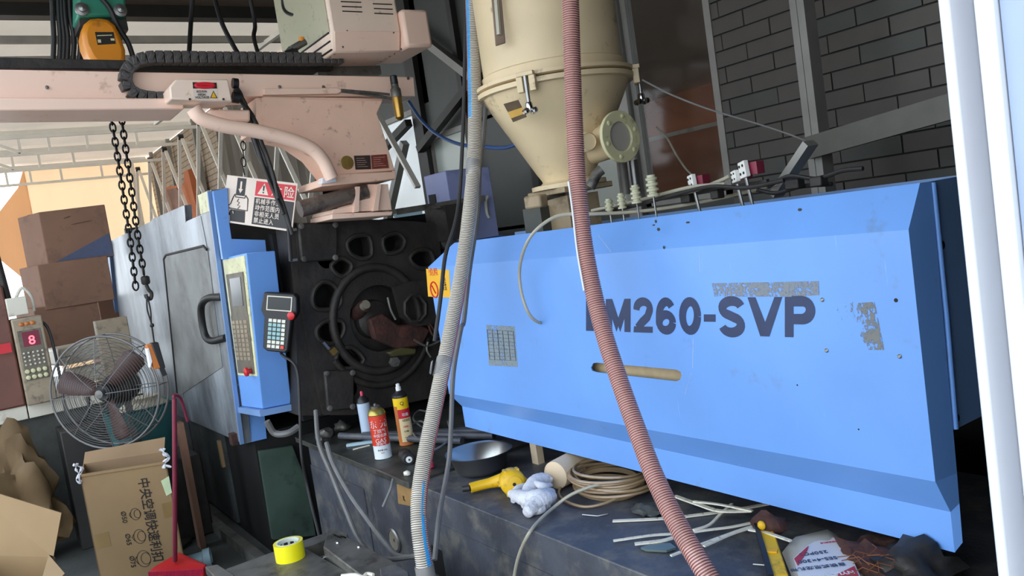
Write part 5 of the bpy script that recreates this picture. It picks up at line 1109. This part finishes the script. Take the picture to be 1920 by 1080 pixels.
# rusty lumps and straw on the bed at the right
crumple(Pz(1650, 1055, Z0 + .03), (.10, .07, .05), 'rust', 'rusty_casting', 'rusty dark casting on the bed right of the bag', 'casting', 31, 3)
crumple(Pz(1720, 1075, Z0 + .04), (.08, .08, .06), 'black iron', 'dark_casting', 'dark oily casting at the far right of the bed', 'casting', 33, 3)
mb = MB(); rr = random.Random(9); c = Pz(1660, 1062, Z0 + .07)
for k in range(14):
    a_ = rr.uniform(0, 6.3); p0 = c + V((rr.uniform(-.05, .05), rr.uniform(-.05, .05), rr.uniform(0, .015))); mb.tube([p0, p0 + V((math.cos(a_) * .03, math.sin(a_) * .03, .008)), p0 + V((math.cos(a_ + .5) * .06, math.sin(a_ + .5) * .06, 0))], .0012, 4)
tag(mb.build('rusty_shavings', mat('shavings', '#7d4a2a', .6)), 'tangle of orange rusty shavings on the casting', 'shavings', kind='stuff')
for px, py, ln in ((1412, 1058, .04), (1092, 965, .05)): p = Pz(px, py, Z0 + .003); tag(MB().tube([p, p + V((ln, .02, 0)), p + V((ln * 1.3, .05, 0))], .0025, 6).build('bent_nail', M['steel']), 'bent wire nail near the yellow knife' if px > 1300 else 'dark tweezers like wire beside the tube coil', 'nail')

# ================================================================== mould block in the foreground
ms = thing('mold_base', 'greasy grey steel mould block in the foreground below the bench', 'mold', (-2.8, -.8, 0))
mz = .5
def mp_(px, py, z=mz): return Pz(px, py, z)
MB().prism([mp_(*p) for p in ((388, 1085), (425, 1066), (556, 1018), (700, 1100), (560, 1150))], (0, 0, -.16)).build('mold_plate', M['dull steel'], ms, bevel=.003)
MB().prism([mp_(x, y, .501) for x, y in ((384, 1062), (408, 1058), (440, 1078), (420, 1100))], (0, 0, -.03)).build('mold_strip', M['steel'], ms, bevel=.003)
MB().prism([mp_(*p) for p in ((556, 1017), (616, 997), (626, 1006), (566, 1027))], (0, 0, -.14)).build('mold_rail', M['dull steel'], ms, bevel=.003)
MB().prism([mp_(*p, .53) for p in ((613, 998), (648, 1005), (745, 1056), (760, 1085), (705, 1100), (606, 1025))], (0, 0, -.2)).build('mold_cheek', M['dull steel'], ms, bevel=.004)
MB().prism([mp_(*p, .53) for p in ((613, 996), (630, 991), (652, 1000), (650, 1012), (614, 1006))], (0, 0, -.05)).build('mold_lug', M['dull steel'], ms, bevel=.003)
MB().prism([mp_(*p, .54) for p in ((712, 1066), (738, 1056), (766, 1072), (766, 1100), (716, 1100))], (0, 0, -.2)).build('mold_lug', M['bed paint'], ms, bevel=.003)
MB().cyl(mp_(598, 1049, .49), mp_(622, 1041, .49), .009, n=12).build('guide_pin', M['chrome'], ms)
for px, py in ((633, 1018), (673, 1026), (735, 1068), (748, 1064)): p = mp_(px, py, .53); MB().lathe([(.007, 0), (.006, .005), (.003, .006)], p, n=10).build('bolt', M['chrome'], ms)
MB().bx(-3.0, -2.2, -1.3, -.55, 0, .33).build('mold_bottom', M['black iron'], ms)
mb = MB(); pts = [mp_(x, y, .55) for x, y in ((640, 1080), (665, 1078), (680, 1082), (688, 1076), (700, 1078))]
tag(MB().tube(spline(pts, 5), .006, 6).build('white_wire', M['strip white']), 'short loop of white wire on the steel mould block', 'wire')
# yellow tape roll
tcn_ = mp_(541, 1053); tcn_.z = mz; tcn_ += V((-.83, .55, 0)) * .03
tr2 = thing('tape_roll', 'bright yellow tape roll standing on the steel mould block', 'tape', tuple(tcn_))
MB().lathe([(.040, .0), (.051, .0), (.051, .06), (.040, .06), (.040, .0)], tcn_, n=40, caps=False).build('tape_film', M['tape yellow'], tr2)
MB().lathe([(.036, .001), (.0402, .001), (.0402, .061), (.036, .061), (.036, .001)], tcn_, n=36, caps=False).build('tape_core', M['tape core'], tr2)
mb = MB()
for k in range(10): a_ = k * .62; q = tcn_ + V((math.cos(a_) * .0355, math.sin(a_) * .0355, .042)); mb.bar(q - V((math.sin(a_) * -.007, math.cos(a_) * .007, 0)), q + V((math.sin(a_) * -.007, math.cos(a_) * .007, 0)), .001, .009)
mb.build('core_print', M['print black'], tr2)

# ================================================================== lower left: cartons, dustpan, cup
ca = Pd(150, 893, 4.12); cbv = Pz(312, 868, ca.z); cc2 = Pz(338, 852, ca.z); hgt = ca.z
wv = cbv - ca; dv = cbv - CAM; dv = V((dv.x, dv.y, 0)).normalized() * .3
tc_ = thing('printed_carton', 'tall open brown carton printed with large black Chinese characters', 'carton', tuple((ca + cbv + dv) / 2 - V((0, 0, hgt))))
dn_ = V((0, 0, -hgt)); thk = .006
def cpanel(a, b_, name, m='carton', z0=0): return MB().prism([a, b_, b_ + dn_, a + dn_], (dv.normalized() if name == 'carton_front' else dv.normalized()) * .006).build(name, M[m], tc_)
fr = cpanel(ca, cbv, 'carton_front'); cpanel(ca + dv, cbv + dv, 'carton_back', 'carton inside')
for a in (ca, cbv):
    MB().prism([a, a + dv, a + dv + dn_, a + dn_], wv.normalized() * (.006 if a is ca else -.006)).build('carton_side', M['carton'], tc_)
MB().prism([ca + dn_, cbv + dn_, cbv + dv + dn_, ca + dv + dn_], (0, 0, .006)).build('carton_bottom', M['carton inside'], tc_)
MB().prism([ca + dv, cbv + dv, cbv + dv + V((-.02, .02, .07)), ca + dv + V((-.02, .02, .055))], dv.normalized() * .006).build('carton_flap', M['carton inside'], tc_)
ux = wv.normalized(); ww = wv.length
def cfp(u, v): return ca + wv * u + V((0, 0, -hgt * v)) - dv.normalized() * .001
# lettering runs down the face, turned a quarter
def ctext(s_, u, v, size, **k): return text(s_, size, cfp(u, v), (0, 0, -1), ux, M['print black'], fr, ext=.0004, **k)
ctext('中央空调快速利扣', .65, .09, .063, bold=.012, sx=.87)
for i, s_ in enumerate(('Ø50', 'Ø65', 'Ø75')):
    ctext(s_, .38, .34 + .19 * i, .034, bold=.008); ce = cfp(.54, .38 + .19 * i); r0 = .024 + .005 * i
    for kx, sc_ in ((0, 1), (.010, .7)): MB().tube([ce + ux * (math.cos(a) * r0 * sc_ + kx) + V((0, 0, math.sin(a) * r0 * sc_ * 1.25)) for a in [j * PI / 10 for j in range(20)]], .0012, 5, closed=True).build('clamp_outline', M['print black'], fr)
    MB().tube([ce + ux * -r0 + V((0, 0, r0 * .5)), ce + ux * (-r0 * 1.3) + V((0, 0, 0)), ce + ux * (-r0 * .9) + V((0, 0, -r0 * .7))], .0012, 5).build('clamp_outline', M['print black'], fr)
MB().prism([cfp(.90, .14) - dv.normalized() * .001, cfp(1.0, .11) - dv.normalized() * .001, cfp(1.0, .25) - dv.normalized() * .001, cfp(.93, .27) - dv.normalized() * .001], dv.normalized() * .001).build('paper_slip', mat('slip', '#c9d8ac', .6), fr, flat=True)
for u0, u1_, v0, v1_ in ((.02, .2, .5, .62), (.86, .985, .33, .45)): MB().prism([cfp(u0, v0), cfp(u1_, v0 - .01), cfp(u1_, v1_ - .01), cfp(u0, v1_)], dv.normalized() * .0006).build('parcel_tape', mat('parcel tape', '#8d7248', .3), fr, flat=True)
MB().bar(cfp(.02, -.005), cfp(.98, -.005), .012).build('torn_edge', M['carton'], fr)
for q, sd in ((ca, 1), (cbv + V((0, 0, .01)), 2)):
    rr = random.Random(sd)
    for k in range(3):
        pts = [q + V((rr.uniform(-.012, .012), rr.uniform(-.02, .02), -.035 + .025 * i)) for i in range(5)]
        MB().tube(spline(pts, 4), .006, 6, rf=lambda i: .004 + .003 * math.sin(i * 1.3)).build('liner_scrap', M['bag paper'], tc_)
# open carton at the bottom left corner
oc2 = thing('open_carton', 'open brown carton with raised flaps in the lower left corner', 'carton', (-3.55, -1.6, 0))
def op(px, py, d): return Pd(px, py, d)
tl_, tr3, bl_, br_ = op(-70, 1005, 3.5), op(100, 1045, 3.3), op(-80, 1110, 2.9), op(60, 1120, 2.8)
zt2 = min(p.z for p in (tl_, tr3)); 
for p in (tl_, tr3, bl_, br_): p.z = zt2
mb = MB()
for a, b_ in ((tl_, tr3), (tr3, br_), (br_, bl_), (bl_, tl_)): mb.prism([a, b_, V((b_.x, b_.y, 0)), V((a.x, a.y, 0))], (V((0, 0, 1)).cross(b_ - a)).normalized() * .006)
mb.build('carton_body', M['carton'], oc2)
MB().prism([tl_, tr3, op(115, 962, 3.32), op(-70, 905, 3.52)], (-.006, .002, 0)).build('carton_flap', M['carton'], oc2)
MB().prism([tr3, br_, op(122, 1078, 2.98), op(92, 1043, 3.22)], (0, 0, .006)).build('carton_flap', M['carton'], oc2)
MB().prism([tl_, bl_, br_, tr3], (0, 0, .004)).v
MB().prism([V((p.x, p.y, zt2 - .12)) for p in (tl_, tr3, br_, bl_)], (0, 0, .004)).build('carton_inner_flap', M['carton inside'], oc2)
# red dustpan with long handle
dpn = thing('dustpan', 'red plastic dustpan with a long maroon handle leaning before the printed carton', 'dustpan', tuple(Pz(330, 1075, 0.02)))
h0, h1 = Pd(328, 1052, 3.95), Pd(327, 748, 3.88)
MB().tube([h0, (h0 + h1) / 2 + V((.004, 0, 0)), h1], .011, 12).build('dustpan_handle', M['maroon'], dpn)
MB().tube(spline([h1, h1 + V((0, 0, .015)), Pd(334, 742, 3.9), Pd(341, 752, 3.93), Pd(352, 790, 3.96)], 5), .007, 8).build('hanging_loop', M['maroon'], dpn)
rim = [Pd(*p) for p in ((278, 1072, 3.86), (305, 1060, 3.95), (330, 1050, 4.0), (355, 1056, 3.95), (381, 1066, 3.86))]
fr_ = [Pd(*p) for p in ((281, 1120, 3.8), (382, 1112, 3.8))]
MB().prism([rim[0], rim[2] + V((0, 0, .02)), rim[4], fr_[1], fr_[0]], TO * -.05).build('dustpan_hood', M['red plastic'], dpn, bevel=.006)
mb = MB()
for i in range(22):
    q = rim[0].lerp(rim[4], (i + .5) / 22) + TO * .004; mb.bar(q, q + V((0, 0, -.05)), .008, .012)
mb.build('dustpan_ribs', M['dustpan red'], dpn)
# pale pipe socket on the floor
ps = Pz(368, 1052, .035); dd = V((.3, .95, 0.05)).normalized()
mb = MB().lathe([(.036, -.06), (.040, -.06), (.040, .035), (.05, .04), (.05, .075), (.044, .075), (.036, .035), (.036, -.06)], ps, dd, 28, caps=False)
tag(mb.build('pipe_socket', M['pipe cup'], smooth=50), 'pale blue grey pipe socket lying on the floor by the dustpan', 'pipe fitting')
crumple(Pz(357, 995, .02), (.05, .04, .02), 'bag paper', 'paper_scrap', 'small white paper scrap on the floor at the machine base', 'scrap', 50, 2)
tag(MB().bx(*(lambda q: (q.x - .05, q.x + .03, q.y, q.y + .03))(Pd(352, 905, 4.6)), 0, .72).build('wooden_batten', M['carton dark']), 'brown wooden batten standing between carton and machine base', 'batten')

# ================================================================== fan
fn = thing('pedestal_fan', 'grey wire caged fan with reddish blades before the clamp door', 'fan', tuple(Pz(210, 1000, 0)))
fc_ = Pd(196, 736, 4.45); nn = (V((CAM.x - fc_.x, CAM.y - fc_.y, .1)).normalized()); nn = (rot('Z', -32) @ nn).normalized(); fu, fw = frame(nn); FR = .305
def ringp(r_, off): return [fc_ + nn * off + (fu * math.cos(a) + fw * math.sin(a)) * r_ for a in [i * 2 * PI / 48 for i in range(48)]]
dome = lambda r_: .06 * (1 - (r_ / FR) ** 2)
for i in range(19):
    r_ = .05 + i * (FR - .055) / 18; MB().tube(ringp(r_, dome(r_)), .0016, 4, closed=True).build('guard_wire', M['fan wire'], fn)
for i in range(9):
    r_ = .1 + i * (FR - .1) / 8; MB().tube(ringp(r_, -.10 - .05 * (1 - (r_ / FR) ** 2)), .0016, 4, closed=True).build('guard_wire', M['fan wire'], fn)
for off in (0, -.1): MB().tube(ringp(FR, off), .006, 8, closed=True).build('guard_rim', M['fan wire'], fn)
for k in range(8):
    a_ = k * PI / 4; dr_ = fu * math.cos(a_) + fw * math.sin(a_)
    MB().tube([fc_ + nn * dome(r_) + dr_ * r_ for r_ in (.04, .12, .2, .27, FR)], .0026, 5).build('guard_spoke', M['fan wire'], fn)
    MB().tube([fc_ + nn * (-.1 - .05 * (1 - (r_ / FR) ** 2)) + dr_ * r_ for r_ in (.05, .2, FR)], .0026, 5).build('guard_spoke', M['fan wire'], fn)
    MB().tube([fc_ + dr_ * FR, fc_ - nn * .1 + dr_ * FR], .003, 5).build('guard_spoke', M['fan wire'], fn)
MB().lathe([(.0, .058), (.022, .055), (.022, .05)], fc_, nn, 24, caps=False).build('guard_badge', M['fan wire'], fn)
MB().lathe([(.04, .02), (.05, .0), (.05, -.03), (.03, -.04)], fc_, nn, 20).build('fan_hub', M['black plastic'], fn)
MB().lathe([(.05, -.09), (.085, -.12), (.09, -.20), (.07, -.25), (.03, -.27)], fc_, nn, 24).build('fan_motor', M['black iron'], fn)
for k in range(3):
    a_ = k * 2 * PI / 3 + 1.75; e = fu * math.cos(a_) + fw * math.sin(a_); s_ = nn.cross(e)
    mb = MB(); rows = []
    for r_, w_, tw_ in ((.045, .03, .6), (.11, .045, .5), (.18, .06, .4), (.25, .062, .32), (.275, .035, .3)):
        for sg_ in (-1, 0, 1): mb.v.append(fc_ + e * r_ + s_ * w_ * sg_ * math.cos(tw_) + nn * (w_ * sg_ * math.sin(tw_) - .02))
    for i in range(4):
        for j in range(2): q = i * 3 + j; mb.f.append((q, q + 3, q + 4, q + 1)); mb.m.append(0)
    bl = mb.build('fan_blade', M['fan blade'], fn, fix=False); sol = bl.modifiers.new('thick', 'SOLIDIFY'); sol.thickness = .004
MB().bar(fc_ - nn * .2, V((fc_.x - nn.x * .2, fc_.y - nn.y * .2, .02)), .035).build('fan_pole', M['fan wire'], fn)
MB().lathe([(.2, .0), (.2, .02), (.05, .04)], V((fc_.x - nn.x * .2, fc_.y - nn.y * .2, 0)), n=28).build('fan_base', M['black iron'], fn)

# ================================================================== far left: counter, stacked cartons, second machine, sacks
ct = thing('tiled_counter', 'low wall capped with white tiles at the left edge', 'counter', (-6.0, -1.9, 0))
MB().bx(-6.3, -5.84, -3.0, -.72, 0, .80).build('counter_wall', M['floor'], ct)
for k in range(7): MB().bx(-6.3, -5.80, -3.0 + k * .326, -3.0 + k * .326 + .32, .80, .885).build('tile', M['tile white'], ct, bevel=.004)
def pcarton(A, B, C, h, name, label, m='carton dark', group='stacked cartons behind the fan', tape=True):
    """carton from its top front corner A, right corner B and left corner C (pixels + depth)"""
    a = Pd(*A); b_ = Pz(B[0], B[1], a.z); c = Pz(C[0], C[1], a.z) if len(C) == 2 else a + V(C)
    if len(B) == 3: b_ = a + V(B)
    d = b_ + c - a; t_ = thing(name, label, 'carton', tuple((a + d) / 2 - V((0, 0, h))), group)
    bx_ = MB().prism([a, b_, d, c], (0, 0, -h)).build('carton_body', M[m], t_, bevel=.006)
    up = V((0, 0, 1)); e = (b_ - a)
    if tape: MB().prism([a + (c - a) * .47 + up * .001, b_ + (c - a) * .47 + up * .001, b_ + (c - a) * .53 + up * .001, a + (c - a) * .53 + up * .001], up * .001).build('carton_tape', M['parcel']if 'parcel' in M else M['carton'], t_)
    return t_, a, b_, c
T1, a, b_, c = pcarton((72, 398, 6.15), (.1, .44, 0), (-.34, -.12, 0), .40, 'carton', 'brown carton with a dark blue printed wedge, topmost of the stack at the left')
nrm_ = (b_ - a).cross(V((0, 0, -1))).normalized()
if nrm_.dot(VIEWDIR) > 0: nrm_ = -nrm_
def t1(u, v): return a + (b_ - a) * u + V((0, 0, -.40 * v)) + nrm_ * .001
MB().prism([t1(.12, .95), t1(.98, .55), t1(.99, .97)], nrm_ * .001).build('printed_wedge', M['letter navy'], T1, flat=True)
for u, v, w_ in ((.35, .17, .1), (.45, .3, .3)): MB().bar(t1(u, v), t1(u + w_, v - .03), .012, .001).build('printed_line', M['print black'], T1)
pcarton((70, 497, 6.1), (.1, .46, 0), (-.36, -.1, 0), .34, 'carton', 'dusty dark carton wrapped in film under the topmost carton')
pcarton((62, 578, 6.1), (.08, .42, 0), (-.36, -.1, 0), .42, 'carton', 'dark brown carton with vertical seams, lowest of the left stack')
pcarton((190, 470, 6.9), (.03, .12, 0), (-.4, -.06, 0), .42, 'carton', 'dark carton half hidden behind the clamp door edge')
pcarton((182, 560, 6.9), (.03, .14, 0), (-.4, -.06, 0), .75, 'carton', 'very dark carton low behind the clamp door edge')
tag(MB().bx(-6.7, -6.32, -1.7, -.66, 0, .84).build('stack_platform', M['black iron']), 'dark platform carrying the carton stack', 'platform')
# grey white goods behind the fan
for (px, py, d, sx_, sy_, sz_, m, lab) in ((150, 660, 5.7, .3, .36, .12, 'tile white', 'white moulded tray lying behind the fan cage, upper one'), (165, 700, 5.6, .25, .25, .1, 'tile white', 'white moulded tray lying behind the fan cage, lower one')):
    p = Pd(px, py, d); tag(MB().box(p, (sx_, sy_, sz_), rot('Z', 12)).build('plastic_tray', M[m], bevel=.02), lab, 'tray')
p = Pd(205, 625, 5.3); tag(MB().bx(p.x - .1, p.x, p.y - .07, p.y + .12, p.z - .6, p.z + .09).build('junction_panel', M['panel tan'], bevel=.006), 'tan metal panel standing behind the fan at the door edge', 'panel')
# second machine at the far left
sm = thing('press_machine', 'brown machine with a red lit control box at the left edge', 'machine', (-5.95, -1.6, .885))
p0, p1 = Px(20, 600, -5.72), Px(78, 590, -5.72)
MB().bx(-6.3, -5.78, -2.2, p0.y - .005, .885, 1.62).build('machine_body', M['machine brown'], sm, bevel=.01)
cbz = Px(50, 756, -5.72).z
cbx2 = MB().bx(-5.95, -5.72, p0.y, p1.y, .885, p0.z).build('control_box', M['panel tan'], sm, bevel=.008)
def kb2(u, v, d=.001): return V((-5.72 + d, p0.y + (p1.y - p0.y) * u, p0.z + (.885 - p0.z) * v))
def kq(u0, u1_, v0, v1_, m, nm, d=.002, par=None): return MB().prism([kb2(u0, v0, d), kb2(u1_, v0, d), kb2(u1_, v1_, d), kb2(u0, v1_, d)], (-.003, 0, 0)).build(nm, M[m], par or cbx2, flat=True)
kq(.12, .88, .14, .72, 'panel film', 'panel_face'); kq(.25, .8, .16, .33, 'maroon', 'led_window', .003)
text('8', .075, kb2(.42, .31, .004), (0, 1, 0), (0, 0, 1), M['led'], cbx2, bold=.01)
for r_ in range(4):
    for c_ in range(5): q = kb2(.2 + c_ * .15, .40 + r_ * .045, .003); MB().lathe([(.006, 0), (.006, .004), (.003, .005)], q, (1, 0, 0), 8).build('knob', M['tile white'], cbx2)
for r_ in range(2):
    for c_ in range(4): q = kb2(.2 + c_ * .19, .61 + r_ * .07, .003); MB().lathe([(.014, 0), (.012, .012), (.006, .014)], q, (1, 0, 0), 10).build('knob', M['panel cream'], cbx2)
for c_ in range(3): MB().ball(kb2(.3 + c_ * .18, .07, .004), (.006, .016, .012), 8).build('lamp', M['can orange'], cbx2)
kq(-.7, -.15, .25, .36, 'sign red', 'red_plate', .003)
MB().tube(spline([kb2(.9, .05, -.05), kb2(1.15, .2, -.03), kb2(1.2, .7, .0), kb2(1.12, 1.1, .1), kb2(1.35, 1.28, .12), kb2(1.8, 1.22, .1), kb2(2.0, 1.0, .05)], 8), .009, 8).build('machine_cable', M['black rubber'], sm)
q = Px(18, 575, -5.85); cyl_ = MB().cyl(q, q + V((0, -.02, .34)), .022, n=14).build('cylinder', M['black iron'], sm); MB().cyl(q + V((.0, -.035, .0)), q + V((0, -.05, .33)), .012, n=10).build('cylinder_rod', M['tile white'], cyl_)
MB().bx(-6.0, -5.76, q.y - .02, q.y + .09, q.z - .06, q.z + .05).build('valve_block', M['tile white'], sm, bevel=.006)
MB().tube(spline([q + V((.03, .03, .03)), q + V((.03, .08, .1)), q + V((.03, .12, .04)), q + V((.03, .12, -.05))], 6), .009, 8).build('air_line', M['tile white'], sm)
MB().bx(-6.1, -5.9, q.y - .4, q.y - .06, q.z - .05, q.z + .35).build('machine_head', M['panel cream'], sm, bevel=.01)
# sacks
def sack(cpx, rad, h, m, name, label, lean=(0, 0, 0), seed=1, rows=((.8, 0), (1.0, .1), (1.02, .35), (.95, .6), (.75, .8), (.5, .92), (.62, 1.0)), wob=.07):
    base = V(cpx); mb = MB(); rr_ = random.Random(seed); n_ = 20
    for s_, v in rows:
        for i in range(n_):
            a_ = 2 * PI * i / n_; k = s_ * (1 + rr_.uniform(-wob, wob)); mb.v.append(base + V((math.cos(a_) * rad[0] * k, math.sin(a_) * rad[1] * k, v * h)) + V(lean) * v)
    for r_ in range(len(rows) - 1):
        for i in range(n_): mb.f.append((r_ * n_ + i, r_ * n_ + (i + 1) % n_, (r_ + 1) * n_ + (i + 1) % n_, (r_ + 1) * n_ + i)); mb.m.append(0)
    mb.f += [tuple(range(n_ - 1, -1, -1)), tuple(range((len(rows) - 1) * n_, len(rows) * n_))]; mb.m += [0, 0]
    return tag(mb.build(name, M[m], smooth=60), label, 'sack')
sk = Pd(30, 905, 4.75); crumple(V((sk.x, sk.y, .36)), (.17, .20, .36), 'sack', 'paper_sack', 'slumped brown paper sack before the tiled counter', 'sack', 61, 4, None, 1.0)
q = Pd(155, 940, 5.3); h_ = Pd(132, 908, 5.3); sack((q.x, q.y, 0), (.07, .07, 0), h_.z, 'sack grey', 'pale_sack', 'small pale sack on the floor left of the printed carton', (h_.x - q.x, h_.y - q.y, 0), 5, ((.9, 0), (1, .2), (1, .5), (.9, .75), (.6, .9), (.3, .97), (.1, 1.0)))
bk = Pd(275, 845, 4.85)
mb = MB().lathe([(.16, 0), (.19, .32), (.20, .33), (.195, .335), (.18, .32), (.15, .01)], V((bk.x, bk.y, bk.z - .06)), n=32)
tag(mb.build('teal_bucket', M['teal bucket']), 'dark teal bucket behind the printed carton', 'bucket')
tag(MB().bx(bk.x - .2, bk.x + .2, bk.y - .22, bk.y + .25, 0, bk.z - .06).build('dark_crate', M['black iron'], bevel=.01), 'dark crate under the teal bucket', 'crate')
q = Pd(275, 800, 4.9); sack((q.x, q.y, q.z - .02), (.13, .17, 0), .20, 'sack white', 'printed_sack', 'pale folded sack with red print resting on the teal bucket', (0, 0, 0), 8)
tag(MB().bx(-5.78, -5.5, -1.25, -.72, 0, .72).build('dark_cabinet', M['dark steel'], bevel=.008), 'dark metal cabinet under the fan between counter and crate', 'cabinet')
